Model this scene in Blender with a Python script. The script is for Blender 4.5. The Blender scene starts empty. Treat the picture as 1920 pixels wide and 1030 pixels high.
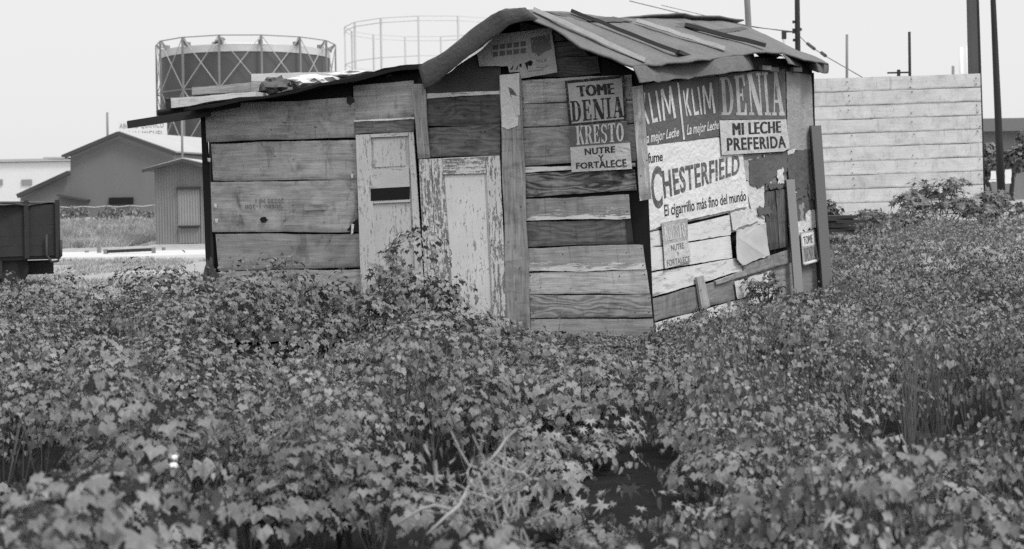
import bpy, bmesh, math, random
import numpy as np
from mathutils import Vector, Matrix
rnd = random.Random(7)
rng = np.random.default_rng(11)
sc = bpy.context.scene
col = sc.collection

# ------------------------------------------------------------------ camera, sky, sun, exposure
CAM_H, FPX, HOR, ROLL = 1.55, 2637.0, 375.0, math.radians(1.0)
RV = Vector((math.cos(ROLL), 0, -math.sin(ROLL)))
UV_ = Vector((math.sin(ROLL), 0, math.cos(ROLL)))
FW = Vector((0, 1, 0))
CAM = Vector((0, 0, CAM_H))
cd = bpy.data.cameras.new('camera'); cam = bpy.data.objects.new('camera', cd); col.objects.link(cam)
cam.matrix_world = Matrix(((RV.x, UV_.x, 0, 0), (RV.y, UV_.y, -1, 0), (RV.z, UV_.z, 0, CAM_H), (0, 0, 0, 1)))
cd.sensor_width = 36; cd.lens = FPX / 1920 * 36; cd.shift_y = -(515 - HOR) / 1920
cd.clip_start = .1; cd.clip_end = 5000
cd.dof.use_dof = True; cd.dof.focus_distance = 14.6; cd.dof.aperture_fstop = 3.2
sc.camera = cam

SUN_EL, SUN_AZ = math.radians(58), math.radians(128)      # azimuth clockwise from +Y
sd = Vector((math.sin(SUN_AZ) * math.cos(SUN_EL), math.cos(SUN_AZ) * math.cos(SUN_EL), math.sin(SUN_EL)))
w = bpy.data.worlds.new('World'); sc.world = w; w.use_nodes = True
nt = w.node_tree; bg = nt.nodes['Background']
sky = nt.nodes.new('ShaderNodeTexSky'); sky.sky_type = 'NISHITA'; sky.sun_disc = False
sky.sun_elevation = SUN_EL; sky.sun_rotation = SUN_AZ; sky.dust_density = 4.0; sky.air_density = 1.2
bw = nt.nodes.new('ShaderNodeRGBToBW'); nt.links.new(sky.outputs[0], bw.inputs[0])
cl = nt.nodes.new('ShaderNodeMix'); cl.data_type = 'FLOAT'      # a bright even layer of high cloud in front of the clear sky
cl.inputs[0].default_value = .8; cl.inputs[3].default_value = 7.6
tc = nt.nodes.new('ShaderNodeTexCoord'); sx = nt.nodes.new('ShaderNodeSeparateXYZ'); nt.links.new(tc.outputs['Generated'], sx.inputs[0])
mr = nt.nodes.new('ShaderNodeMapRange'); mr.inputs[1].default_value = .16; mr.inputs[2].default_value = 1; mr.inputs[3].default_value = 9.0; mr.inputs[4].default_value = 9.0 * 2.0   # overcast: the zenith is brighter than the horizon
nt.links.new(sx.outputs[2], mr.inputs[0]); nt.links.new(mr.outputs[0], cl.inputs[3])
nt.links.new(bw.outputs[0], cl.inputs[2]); nt.links.new(cl.outputs[0], bg.inputs[0]); bg.inputs[1].default_value = .08
sl = bpy.data.lights.new('sun', 'SUN'); sl.energy = 1.9; sl.angle = math.radians(14); sl.color = (1, 1, 1)
so = bpy.data.objects.new('sun', sl); col.objects.link(so); so.rotation_euler = sd.to_track_quat('Z', 'Y').to_euler()
sc.view_settings.view_transform = 'Standard'; sc.view_settings.look = 'None'
sc.view_settings.exposure = 0.45; sc.view_settings.gamma = 1
sc.cycles.use_denoising = False; sc.cycles.max_bounces = 5; sc.cycles.diffuse_bounces = 3; sc.cycles.transparent_max_bounces = 4

# ------------------------------------------------------------------ measuring helpers: a photo point meets a real plane
def ray(px, py):
    return RV * ((px - 960) / FPX) + UV_ * ((HOR - py) / FPX) + FW
def at(px, py, Y):
    return CAM + ray(px, py) * Y
class Plane:
    def __init__(s, p, n, d):
        s.p, s.n, s.d = Vector(p), Vector(n).normalized(), Vector(d).normalized()
    def hit(s, px, py, off=0):
        r = ray(px, py); p = s.p + s.n * off
        return CAM + r * ((p - CAM).dot(s.n) / r.dot(s.n))
    def uv(s, v):
        up = s.d.cross(s.n) * -1
        if up.z < 0: up = -up
        return ((v - s.p).dot(s.d), (v - s.p).dot(up))
def plane3(a, b, c):
    n = (b - a).cross(c - a).normalized()
    if n.z < 0: n = -n
    return Plane(a, n, (b - a))
CORNER = Vector((1.33, 14.6, 0))
A10, A39 = math.radians(10), math.radians(39)
FRONT = Plane(CORNER, (-math.sin(A10), -math.cos(A10), 0), (math.cos(A10), -math.sin(A10), 0))
SIDE = Plane(CORNER, (math.cos(A39), -math.sin(A39), 0), (math.sin(A39), math.cos(A39), 0))

def sst(a, b, x):
    t = np.clip((np.asarray(x, float) - a) / (b - a), 0, 1); return t * t * (3 - 2 * t)
_lat = np.random.default_rng(5).random((256, 256))
def vn(x, y, s=0):
    x = np.asarray(x, float) + 57.3 + s * 17.7; y = np.asarray(y, float) + 91.1 + s * 5.3
    xi = np.floor(x).astype(int); yi = np.floor(y).astype(int); fx = x - xi; fy = y - yi
    fx = fx * fx * (3 - 2 * fx); fy = fy * fy * (3 - 2 * fy)
    g = lambda a, b: _lat[a % 256, b % 256]
    return (g(xi, yi) * (1 - fx) + g(xi + 1, yi) * fx) * (1 - fy) + (g(xi, yi + 1) * (1 - fx) + g(xi + 1, yi + 1) * fx) * fy
def gz(x, y):
    x = np.asarray(x, float); y = np.asarray(y, float)
    R = sst(-2, 3.5, x); rise = np.interp(y, [13, 17.6, 23, 26, 30, 38], [0, .32, .62, .72, .76, .8])
    L = .25 * sst(14, 22, y) + .6 * sst(47, 57, y)
    z = R * rise + (1 - R) * L + .38 * sst(27, 36, y) * sst(9, 12, x)
    return z + .05 * (vn(x * .9, y * .9) - .5) * sst(200, 60, y)
def g1(x, y): return float(gz(x, y))

# ------------------------------------------------------------------ objects
ROOT = {}
def props(o, label=None, cat=None, group=None, kind=None):
    if label: o['label'] = label
    if cat: o['category'] = cat
    if group: o['group'] = group
    if kind: o['kind'] = kind
    return o
def thing(name, loc, label, cat, group=None):
    o = bpy.data.objects.new(name, None); o.empty_display_size = .2; col.objects.link(o); o.location = loc
    ROOT[o.name] = Vector(loc); return props(o, label, cat, group)
def mesh(name, V, F, mats, parent=None, loc=None, uv=None, mi=None, smooth=False, uv2=None):
    base = ROOT[parent.name] if parent is not None else Vector(loc if loc is not None else (0, 0, 0))
    me = bpy.data.meshes.new(name)
    me.from_pydata([tuple(Vector(v) - base) for v in V], [], F)
    for m in (mats if isinstance(mats, (list, tuple)) else [mats]): me.materials.append(m)
    if mi: me.polygons.foreach_set('material_index', mi)
    if uv is not None:
        li = np.zeros(len(me.loops), int); me.loops.foreach_get('vertex_index', li)
        for nm, arr in (('uv', uv), ('edge', uv2)):
            if arr is None: continue
            l = me.uv_layers.new(name=nm); l.data.foreach_set('uv', np.asarray(arr, float)[li].ravel())
    if smooth: me.polygons.foreach_set('use_smooth', [True] * len(me.polygons))
    me.update()
    o = bpy.data.objects.new(name, me); col.objects.link(o)
    ROOT[o.name] = base
    if parent is not None: o.parent = parent
    else: o.location = base
    return o
def big(name, V, F, mat, loc=(0, 0, 0), parent=None):
    """numpy triangles"""
    base = np.array(ROOT[parent.name] if parent is not None else loc, float)
    me = bpy.data.meshes.new(name); V = np.asarray(V, float) - base; n = len(F)
    me.vertices.add(len(V)); me.vertices.foreach_set('co', V.astype(np.float32).ravel())
    me.loops.add(n * 3); me.loops.foreach_set('vertex_index', np.asarray(F, np.int32).ravel())
    me.polygons.add(n); me.polygons.foreach_set('loop_start', np.arange(0, n * 3, 3, dtype=np.int32))
    me.polygons.foreach_set('loop_total', np.full(n, 3, np.int32)); me.polygons.foreach_set('use_smooth', np.ones(n, bool))
    me.update(calc_edges=True); me.materials.append(mat)
    o = bpy.data.objects.new(name, me); col.objects.link(o); ROOT[o.name] = Vector(base)
    if parent is not None: o.parent = parent
    else: o.location = base
    return o
class MB:
    def __init__(s): s.V, s.F, s.M = [], [], []
    def add(s, V, F, m=0):
        b = len(s.V); s.V += [Vector(v) for v in V]; s.F += [tuple(i + b for i in f) for f in F]; s.M += [m] * len(F); return s
    def box(s, c, size, rz=0, m=0, R=None, ch=0):
        R = R or Matrix.Rotation(rz, 3, 'Z'); hx, hy, hz = [q / 2 for q in size]; c = Vector(c)
        P = [c + R @ Vector((x * hx, y * hy, z * hz)) for z in (-1, 1) for y in (-1, 1) for x in (-1, 1)]
        return s.add(P, [(0, 2, 3, 1), (4, 5, 7, 6), (0, 1, 5, 4), (2, 6, 7, 3), (0, 4, 6, 2), (1, 3, 7, 5)], m)
    def beam(s, a, b, wx, wz, m=0):
        a, b = Vector(a), Vector(b); d = b - a; L = d.length; d.normalize()
        up = Vector((0, 0, 1)) if abs(d.z) < .95 else Vector((0, 1, 0))
        sx = d.cross(up).normalized(); sz = sx.cross(d)
        R = Matrix((sx, d, sz)).transposed()
        return s.box((a + b) / 2, (wx, L, wz), R=R, m=m)
    def tube(s, pts, rad, n=6, m=0, caps=True):
        pts = [Vector(p) for p in pts]; k = len(pts)
        if not isinstance(rad, (list, tuple)): rad = [rad] * k
        V = []; 
        for i, p in enumerate(pts):
            d = (pts[min(i + 1, k - 1)] - pts[max(i - 1, 0)]).normalized()
            up = Vector((0, 0, 1)) if abs(d.z) < .9 else Vector((1, 0, 0))
            a = d.cross(up).normalized(); b = a.cross(d)
            V += [p + (a * math.cos(t) + b * math.sin(t)) * rad[i] for t in [2 * math.pi * j / n for j in range(n)]]
        F = [(i * n + j, i * n + (j + 1) % n, (i + 1) * n + (j + 1) % n, (i + 1) * n + j) for i in range(k - 1) for j in range(n)]
        if caps: F += [tuple(range(n - 1, -1, -1)), tuple((k - 1) * n + j for j in range(n))]
        return s.add(V, F, m)
    def build(s, name, mats, parent=None, loc=None, smooth=False):
        return mesh(name, s.V, s.F, mats, parent, loc, mi=s.M, smooth=smooth)

# ------------------------------------------------------------------ materials (all greys: the photograph is black and white)
class NB:
    def __init__(s, name, rough=.85, spec=.25):
        s.m = bpy.data.materials.new(name); s.m.use_nodes = True; s.t = s.m.node_tree
        s.b = s.t.nodes['Principled BSDF']; s.b.inputs['Roughness'].default_value = rough
        s.b.inputs['Specular IOR Level'].default_value = spec
    def n(s, k): return s.t.nodes.new('ShaderNode' + k)
    def put(s, sock, v):
        if isinstance(v, (int, float)): sock.default_value = v
        elif isinstance(v, tuple): sock.default_value = v
        else: s.t.links.new(v, sock)
    def coord(s, uv='uv', scale=(1, 1, 1), rot=0):
        if uv == 'obj': o = s.n('TexCoord').outputs['Object']
        else:
            u = s.n('UVMap'); u.uv_map = uv; o = u.outputs[0]
        mp = s.n('Mapping'); s.t.links.new(o, mp.inputs[0]); mp.inputs['Scale'].default_value = scale; mp.inputs['Rotation'].default_value = (0, 0, rot)
        return mp.outputs[0]
    def noise(s, vec, scale=5, detail=4, rough=.55, dist=0):
        o = s.n('TexNoise'); s.put(o.inputs['Vector'], vec)
        for k, v in (('Scale', scale), ('Detail', detail), ('Roughness', rough), ('Distortion', dist)): o.inputs[k].default_value = v
        return o.outputs['Fac']
    def math(s, op, a, b=0.0, c=0.0):
        o = s.n('Math'); o.operation = op; s.put(o.inputs[0], a); s.put(o.inputs[1], b); s.put(o.inputs[2], c); return o.outputs[0]
    def ramp(s, v, a, b, lo=0.0, hi=1.0):
        o = s.n('MapRange'); o.interpolation_type = 'SMOOTHSTEP'; s.put(o.inputs[0], v)
        for i, q in enumerate((a, b, lo, hi)): o.inputs[i + 1].default_value = q
        return o.outputs[0]
    def mix(s, f, a, b):
        o = s.n('Mix'); o.data_type = 'FLOAT'; s.put(o.inputs[0], f); s.put(o.inputs[2], a); s.put(o.inputs[3], b); return o.outputs[0]
    def sep(s, uv, k):
        u = s.n('UVMap'); u.uv_map = uv; x = s.n('SeparateXYZ'); s.t.links.new(u.outputs[0], x.inputs[0]); return x.outputs[k]
    def done(s, val, bump=None, bs=.3, bd=.004):
        c = s.n('CombineColor')
        for i in range(3): s.put(c.inputs[i], val)
        s.t.links.new(c.outputs[0], s.b.inputs['Base Color'])
        if bump is not None:
            b = s.n('Bump'); b.inputs['Strength'].default_value = bs; b.inputs['Distance'].default_value = bd
            s.t.links.new(bump, b.inputs['Height']); s.t.links.new(b.outputs[0], s.b.inputs['Normal'])
        return s.m
def wood(name, v, contrast=1.0, figure=0.0, paint=0.0, pv=.6, low_paint=False, blot=.5, marks=.3, uv='uv', vary=.2):
    k = NB(name, .86, .2)
    warp = k.noise(k.coord(uv, (1.1, 3.5, 1)), 1.6, 3, .5)
    g1_ = k.noise(k.coord(uv, (1.0, 16, 1)), 2.2, 5, .6, .5)
    g2_ = k.noise(k.coord(uv, (2.2, 85, 1)), 1.8, 4, .65)
    bl = k.noise(k.coord(uv, (1, 1.3, 1)), 2.7, 5, .62, .3)
    a = k.math('ADD', k.math('MULTIPLY', k.math('SUBTRACT', g1_, .5), 1.5 * contrast), k.math('MULTIPLY', k.math('SUBTRACT', g2_, .5), 1.0 * contrast))
    a = k.math('ADD', a, k.math('MULTIPLY', k.math('SUBTRACT', bl, .5), 2.0 * blot))
    if figure:
        yv = k.sep(uv, 1)
        ph = k.math('ADD', k.math('MULTIPLY', yv, 90.0), k.math('MULTIPLY', warp, 42.0))
        a = k.math('ADD', a, k.math('MULTIPLY', k.math('SINE', ph), .28 * figure))
    a = k.math('ADD', a, k.math('MULTIPLY', k.math('SUBTRACT', k.noise(k.coord(uv), 150, 2, .7), .5), .55))
    v_ = k.math('MULTIPLY', k.math('MAXIMUM', k.math('ADD', a, 1.0), .22), v)
    st = k.noise(k.coord(uv, (1.6, .8, 1)), 2.1, 6, .7, .8)                     # water and dirt stains with their own outlines
    v_ = k.math('MULTIPLY', v_, k.mix(k.ramp(st, .52, .66), 1.0, 1 - .55 * min(1, blot)))
    dr = k.noise(k.coord(uv, (9, .9, 1)), 2.0, 4, .6, .2)
    v_ = k.math('MULTIPLY', v_, k.mix(k.ramp(dr, .58, .70), 1.0, .72))
    oi = k.n('ObjectInfo'); v_ = k.math('MULTIPLY', v_, k.ramp(oi.outputs['Random'], 0, 1, 1 - vary * 1.1, 1 + vary))
    if marks:                                                   # nail stains, small knots and splits
        sp = k.noise(k.coord(uv, (1, 2.2, 1)), 9, 2, .5)
        v_ = k.math('MULTIPLY', v_, k.mix(k.ramp(sp, .70, .78), 1.0, 1 - marks * 2))
        cr = k.noise(k.coord(uv, (.7, 40, 1)), 2.0, 2, .5)
        v_ = k.math('MULTIPLY', v_, k.mix(k.ramp(cr, .72, .76), 1.0, .45))
    if uv == 'uv':                                              # darker along the lower edge of each board, with a ragged border
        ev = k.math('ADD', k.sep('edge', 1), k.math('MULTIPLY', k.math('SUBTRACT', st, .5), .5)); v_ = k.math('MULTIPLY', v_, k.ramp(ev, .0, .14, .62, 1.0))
    if paint:
        pn = k.math('ADD', k.noise(k.coord(uv, (1.0, 5, 1)), 3.5, 6, .7, .4), k.math('MULTIPLY', k.math('SUBTRACT', g2_, .5), .5))
        if low_paint: pn = k.math('SUBTRACT', pn, k.math('MULTIPLY', k.sep('edge', 1), .55))
        th = .75 - paint
        v_ = k.mix(k.ramp(pn, th, th + .05), v_, k.math('MULTIPLY', k.math('ADD', k.math('MULTIPLY', bl, .5), .75), pv))
    return k.done(v_, g2_, .5, .004)
def flat(name, v, rough=.8, var=.25, scale=6, spec=.25, fine=0.0, bump=.15, stretch=(1, 1, 1), uv='obj'):
    k = NB(name, rough, spec)
    c = k.coord(uv, stretch)
    n1 = k.noise(c, scale, 5, .6, .2); a = k.math('MULTIPLY', k.math('SUBTRACT', n1, .5), 2 * var)
    if fine: a = k.math('ADD', a, k.math('MULTIPLY', k.math('SUBTRACT', k.noise(c, scale * 16, 2, .6), .5), 2 * fine))
    return k.done(k.math('MULTIPLY', k.math('MAXIMUM', k.math('ADD', a, 1.0), .15), v), k.noise(c, scale * 6, 4, .6), bump, .01)
def paper(name, v, stain=.22, wear=None):
    k = NB(name, .75, .2); c = k.coord('uv')
    n1 = k.noise(c, 3.0, 5, .6, .4); n2 = k.noise(c, 26, 4, .7)
    st = k.noise(k.coord('uv', (6, .7, 1)), 2.2, 4, .6)                      # rain streaks
    a = k.math('ADD', k.math('MULTIPLY', k.math('SUBTRACT', n1, .5), 2 * stain), k.math('MULTIPLY', k.math('SUBTRACT', n2, .5), .25))
    a = k.math('ADD', a, k.math('MULTIPLY', k.math('SUBTRACT', st, .5), stain))
    v_ = k.math('MULTIPLY', k.math('ADD', a, 1.0), v)
    if wear is not None: v_ = k.mix(k.ramp(k.noise(c, 14, 6, .75), .62, .68), v_, wear)
    wr = k.math('ADD', n1, k.math('MULTIPLY', k.noise(c, 9, 2, .5, 1.2), .5))
    return k.done(v_, wr, .85, .03)
def ink(name, v, under):
    k = NB(name, .75, .2); c = k.coord('obj'); n = k.noise(c, 30, 5, .7); n2 = k.noise(c, 5, 3, .6)
    return k.done(k.mix(k.ramp(n, .54, .64, 0, .75), k.math('MULTIPLY', k.math('ADD', n2, .5), v), under))
def door_paint(name, pv, wv, amt):
    k = NB(name, .7, .3)
    f = k.noise(k.coord('uv', (.9, 7, 1)), 5, 7, .75, .3); f2 = k.noise(k.coord('uv', (1, 1.6, 1)), 22, 5, .8)
    bl = k.noise(k.coord('uv'), 2.2, 4, .6)
    s = k.math('ADD', k.math('MULTIPLY', f, .6), k.math('MULTIPLY', f2, .4)); s = k.math('ADD', s, k.math('MULTIPLY', k.math('SUBTRACT', bl, .5), .25))
    m_ = k.ramp(s, amt, amt + .035)
    pw = k.math('MULTIPLY', k.math('ADD', k.math('MULTIPLY', bl, .5), .75), pv)
    ww = k.math('MULTIPLY', k.math('ADD', k.noise(k.coord('uv', (2, 60, 1)), 2, 3, .6), .5), wv)
    return k.done(k.mix(m_, pw, ww), m_, -.35, .006)
def leafmat(name, lo, hi, trans=.12, rough=.5):
    k = NB(name, rough, .35)
    g = k.n('NewGeometry'); r = g.outputs['Random Per Island']
    c = k.coord('obj'); n = k.noise(c, 1.5, 4, .65); n2 = k.noise(c, 45, 2, .5)
    v = k.mix(r, lo, hi); v = k.math('MULTIPLY', v, k.math('ADD', k.math('MULTIPLY', n, 2.6), -.3)); v = k.math('MULTIPLY', v, k.math('ADD', k.math('MULTIPLY', n2, .5), .75))
    k.done(v)
    tr = k.n('BsdfTranslucent'); mx = k.n('MixShader'); mx.inputs[0].default_value = trans
    cc = k.n('CombineColor')
    for i in range(3): k.t.links.new(k.math('MULTIPLY', v, 1.3), cc.inputs[i])
    k.t.links.new(cc.outputs[0], tr.inputs[0]); k.t.links.new(k.b.outputs[0], mx.inputs[1]); k.t.links.new(tr.outputs[0], mx.inputs[2])
    k.t.links.new(mx.outputs[0], k.t.nodes['Material Output'].inputs[0]); return k.m

M = dict(
    w_left=wood('crate_wood', .27, .85, 0, blot=.7, marks=.35), w_left2=wood('crate_wood_stained', .255, .85, 0, blot=.95, marks=.42),
    w_mid=wood('plank_mid', .265, .8, .5), w_pale=wood('plank_pale', .37, 1.0, .3, paint=.14, pv=.5), w_palep=wood('plank_pale_painted', .32, .95, 0, paint=.36, pv=.62, low_paint=True),
    w_dark=wood('plank_dark', .105, .9, .8), w_fig=wood('plank_figured', .20, 1.2, 1.9, blot=1.0), w_stripe=wood('plank_striped', .22, .8, 1.2, paint=.06),
    w_blk=wood('plank_black', .045, .6), w_post=wood('post_wood', .29, 1.1, .2, marks=.2), w_postp=wood('post_pale', .5, .6, 0, paint=.2, pv=.55),
    w_white=wood('plank_whitewashed', .5, .5, 0, paint=.33, pv=.62), w_side=wood('plank_side_grey', .26, .8, .2, paint=.08), w_gable=wood('panel_dark_smooth', .13, .25, 0, blot=.35, marks=.1),
    w_chip=wood('strip_chipped', .22, .6, 0, paint=.36, pv=.66), w_fence=wood('fence_board', .58, .3, 0, blot=.33, marks=.36, vary=.04),
    door=door_paint('door_paint', .62, .2, .56), door_flake=door_paint('door_paint_flaking', .58, .17, .49), door2=door_paint('shutter_paint', .5, .24, .53),
    tar=flat('roof_felt', .13, .9, .4, 3.0, .2, .4, .9), tar_d=flat('roof_felt_dark', .08, .9, .42, 4, .2, .4, .9), tar_u=flat('felt_underside', .04, .9, .3, 4),
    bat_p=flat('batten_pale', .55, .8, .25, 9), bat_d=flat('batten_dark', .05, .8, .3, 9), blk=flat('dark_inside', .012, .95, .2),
    nail=flat('rusty_nail', .04, .6), tin=flat('tin_sheet', .48, .55, .25, 4, .4), tarp=paper('tar_paper_grey', .30, .4), tarp_d=paper('tar_paper_dark', .105, .3),
    pap=paper('poster_paper', .66, .13), pap_g=paper('sign_grey', .40, .24), pap_l=paper('sign_light', .50, .24), pap_d=paper('poster_dark', .115, .22, .3), pap_dd=paper('sign_dark_band', .12, .15),
    pap_m=paper('poster_faded', .36, .35), news=paper('newsprint', .62, .25), torn=paper('torn_paper', .58, .3),
    ink=ink('ink_black', .03, .2), ink_g=ink('ink_grey', .10, .5), ink_w=ink('ink_white', .58, .2), ink_f=ink('ink_faded', .12, .3), ink_p=ink('ink_pale', .42, .14),
    leaf=leafmat("weed_leaf", .125, .20), leaf2=leafmat("fine_weed_leaf", .13, .195), leaf3=leafmat('shrub_leaf', .10, .165), leaf4=leafmat('bright_leaf', .145, .21), stem=flat('stem', .11, .7, .3, 20), stem_d=flat('stem_dark', .06, .8, .3, 20),
    straw=leafmat('dry_grass', .20, .42, .2, .8), root=flat('bare_twig', .28, .8, .3, 12), litter=flat('white_scrap', .75, .7, .1),
    conc=flat('pale_concrete', .46, .85, .12, 1.5), gaso=flat('gas_tank_paint', .085, .7, .25, .25, .3, .05, .02, (1, 1, .06)), gaso_w=flat('gas_tank_rim', .5, .7, .2, .5),
    iron=flat('grey_iron', .2, .6, .2, .5), iron_p=flat('pale_iron', .40, .6, .15, .5), iron_haze=flat('hazed_iron', .53, .7, .1, .2), iron_pp=flat('white_iron', .70, .7, .06, .2), iron_d=flat('dark_iron', .04, .6, .3, 3),
    ware=flat('warehouse_sheet', .15, .75, .14, .5, .25, 0, .1, (1, 1, .2)), ware_r=flat('warehouse_roof', .36, .7, .14, .3), ware_t=flat('warehouse_trim', .06, .8, .2), wht=flat('white_wall', .66, .85, .06, .4), glass=flat('dull_pane', .25, .4, .1),
    kio=flat('corrugated_iron', .20, .7, .3, 2.2, .3, .1, .1, (1, 1, .3)), kio_d=flat('corrugated_door', .26, .7, .2, 2.2, .3, .05, .1, (1, 1, .3)),
    truck=flat('truck_black', .028, .6, .4, 5, .3), tyre=flat('tyre_rubber', .02, .8, .3, 8), pole_d=flat('creosote_pole', .035, .8, .4, 4, .2, 0, .2, (1, 1, .15)), pole_g=flat('grey_pole', .2, .8, .3, 4, .2, 0, .2, (1, 1, .15)), pole_m=flat('weathered_post', .10, .8, .3, 4, .2, 0, .2, (1, 1, .15)), pole_p=flat('pale_pole', .5, .8, .2, 4, .2, 0, .2, (1, 1, .15)),
    wire=flat('cable_black', .05, .6, .1), porc=flat('insulator_dark', .05, .4, .1), cloth=flat('hung_cloth', .75, .9, .1),
)

# ------------------------------------------------------------------ boards, sheets, lettering
def lerp2(q, s, t): return (q[0] * (1 - s) + q[1] * s) * (1 - t) + (q[3] * (1 - s) + q[2] * s) * t
def board(name, q, pl, off, th, m, parent, nseg=22, jit=.010, vert=False, nails=True, cup=.006, label=None, loc=None, tl=None):
    P = [pl.hit(x, y, off) for x, y in q] if len(q[0]) == 2 else q
    n = pl.n; r = rnd.Random if False else rnd
    a, b = (rnd.random() * 9, rnd.random() * 9)
    Lh = (P[1] - P[0]).length; Lv = (P[3] - P[0]).length
    nx, ny = (nseg, 2) if not vert else (2, nseg)
    V, uv, uv2 = [], [], []
    bow = rnd.uniform(-cup, cup); ph = rnd.random() * 6
    for side in (0, 1):
        for j in range(ny + 1):
            for i in range(nx + 1):
                s, t = i / nx, j / ny
                p = lerp2(P, s, t)
                if not vert and j in (0, ny): p = p + (P[3] - P[0]).normalized() * jit * (2 * float(vn(s * Lh * 2.3 + ph * 3, j + ph)) - 1 + .7 * float(vn(s * Lh * 11 + ph, j + ph, 3)) - .35)
                if vert and i in (0, nx): p = p + (P[1] - P[0]).normalized() * jit * (2 * float(vn(t * Lv * 2.3 + ph * 3, i + ph)) - 1)
                p = p + n * (bow * math.sin((s if not vert else t) * 3 + ph) - side * th)
                V.append(p); x, y = s * Lh, (1 - t) * Lv
                uv.append((x + a, y + b) if not vert else (y + a, x + b)); uv2.append((s, 1 - t))
    F = []; N = (nx + 1) * (ny + 1); I = lambda i, j: j * (nx + 1) + i
    for j in range(ny):
        for i in range(nx):
            f = (I(i, j), I(i, j + 1), I(i + 1, j + 1), I(i + 1, j)); F.append(f); F.append(tuple(x + N for x in f[::-1]))
    per = [I(i, 0) for i in range(nx + 1)] + [I(nx, j) for j in range(1, ny + 1)] + [I(i, ny) for i in range(nx - 1, -1, -1)] + [I(0, j) for j in range(ny - 1, 0, -1)]
    for k in range(len(per)):
        c, d = per[k], per[(k + 1) % len(per)]; F.append((c, d, d + N, c + N))
    mi = [0] * len(F)
    if nails:
        spots = []
        ends = (.02, .98) if not vert else ()
        for s in ends:
            for t in (.22, .78): spots.append((s + rnd.uniform(-.008, .008), t + rnd.uniform(-.1, .1)))
        for _ in range(3): spots.append((rnd.uniform(.1, .9), rnd.uniform(.15, .85)))
        for s, t in spots:
            c = lerp2(P, s, t) + n * (abs(bow) + .003); rr = rnd.uniform(.004, .008)
            e1 = (P[1] - P[0]).normalized(); e2 = n.cross(e1); b0 = len(V)
            for kk in range(6):
                V.append(c + (e1 * math.cos(kk * math.pi / 3) + e2 * math.sin(kk * math.pi / 3)) * rr); uv.append((0, 0)); uv2.append((0, 0))
            F.append(tuple(range(b0, b0 + 6))); mi.append(1)
    o = mesh(name, V, F, [m, M['nail']], parent, loc, uv, mi, False, uv2)
    if label: o['label'] = label
    return o
def sheet(name, poly, pl, off, th, m, parent=None, jag=0.0, loc=None, seg=.06, curl=0.0):
    """flat sheet cut to an outline, optionally with torn edges"""
    P = [pl.hit(x, y, off) for x, y in poly]; out = []
    for i, p in enumerate(P):
        q = P[(i + 1) % len(P)]; k = max(1, int((q - p).length / seg)) if jag else 1
        e = (q - p); nn = e.cross(pl.n).normalized()
        for j in range(k): out.append(p + e * (j / k) + nn * (rnd.uniform(-jag, jag) if j else 0))
    if curl:
        c = sum(out, Vector()) / len(out); R = max((o - c).length for o in out)
        out = [o + pl.n * curl * ((o - c).length / R) ** 4 * rnd.uniform(.4, 1.2) for o in out]
    n = len(out); V = out + [o - pl.n * th for o in out]
    F = [tuple(range(n - 1, -1, -1)), tuple(range(n, 2 * n))] + [(i, (i + 1) % n, (i + 1) % n + n, i + n) for i in range(n)]
    uv = [pl.uv(v) for v in V]
    if parent is None and loc is None: loc = sum(out, Vector()) / n
    return mesh(name, V, F, m, parent, loc, uv)
def put_tris(name, V2, F, q, pl, off, m, parent, zs=None):
    P = [pl.hit(x, y, off) for x, y in q]
    V = [lerp2(P, x, 1 - y) + pl.n * (zs[i] if zs else 0) for i, (x, y) in enumerate(V2)]
    return mesh(name, V, F, m, parent)
def text2d(s, bold=0.0, space=1.0, shear=0.0):
    c = bpy.data.curves.new('lettering', 'FONT'); c.body = s; c.offset = bold; c.space_character = space; c.shear = shear; c.resolution_u = 4
    o = bpy.data.objects.new('lettering', c); col.objects.link(o)
    dg = bpy.context.evaluated_depsgraph_get(); me = o.evaluated_get(dg).to_mesh()
    V = [(v.co.x, v.co.y) for v in me.vertices]; F = [tuple(p.vertices) for p in me.polygons]
    o.evaluated_get(dg).to_mesh_clear(); bpy.data.objects.remove(o); bpy.data.curves.remove(c)
    x0, x1 = min(v[0] for v in V), max(v[0] for v in V); y0, y1 = min(v[1] for v in V), max(v[1] for v in V)
    return [((x - x0) / (x1 - x0), (y - y0) / (y1 - y0)) for x, y in V], F
def text(s, q, pl, off, m, parent, bold=.02, space=1.05, shear=0.0, warp=None):
    V, F = text2d(s, 0 if 'M' in s else min(bold, .018), space, shear)
    if warp: V = [warp(x, y) for x, y in V]
    Z = [0] * len(V)
    if bold > .022:                                             # heavier strokes: two more strikes of the same letters, a hair apart
        n0, F0, V0 = len(V), list(F), list(V); dx = (bold - (.0 if 'M' in s else .016)) * 1.3 / max(2.0, len(s) * .62)
        for k, d in enumerate((-dx, dx, -dx / 2, dx / 2)):
            V = V + [(x + d, y) for x, y in V0]; F = F + [tuple(i + n0 * (k + 1) for i in f) for f in F0]; Z = Z + [.0002 * (k + 1)] * n0
    return put_tris('lettering', V, F, q, pl, off, m, parent, Z)
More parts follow.
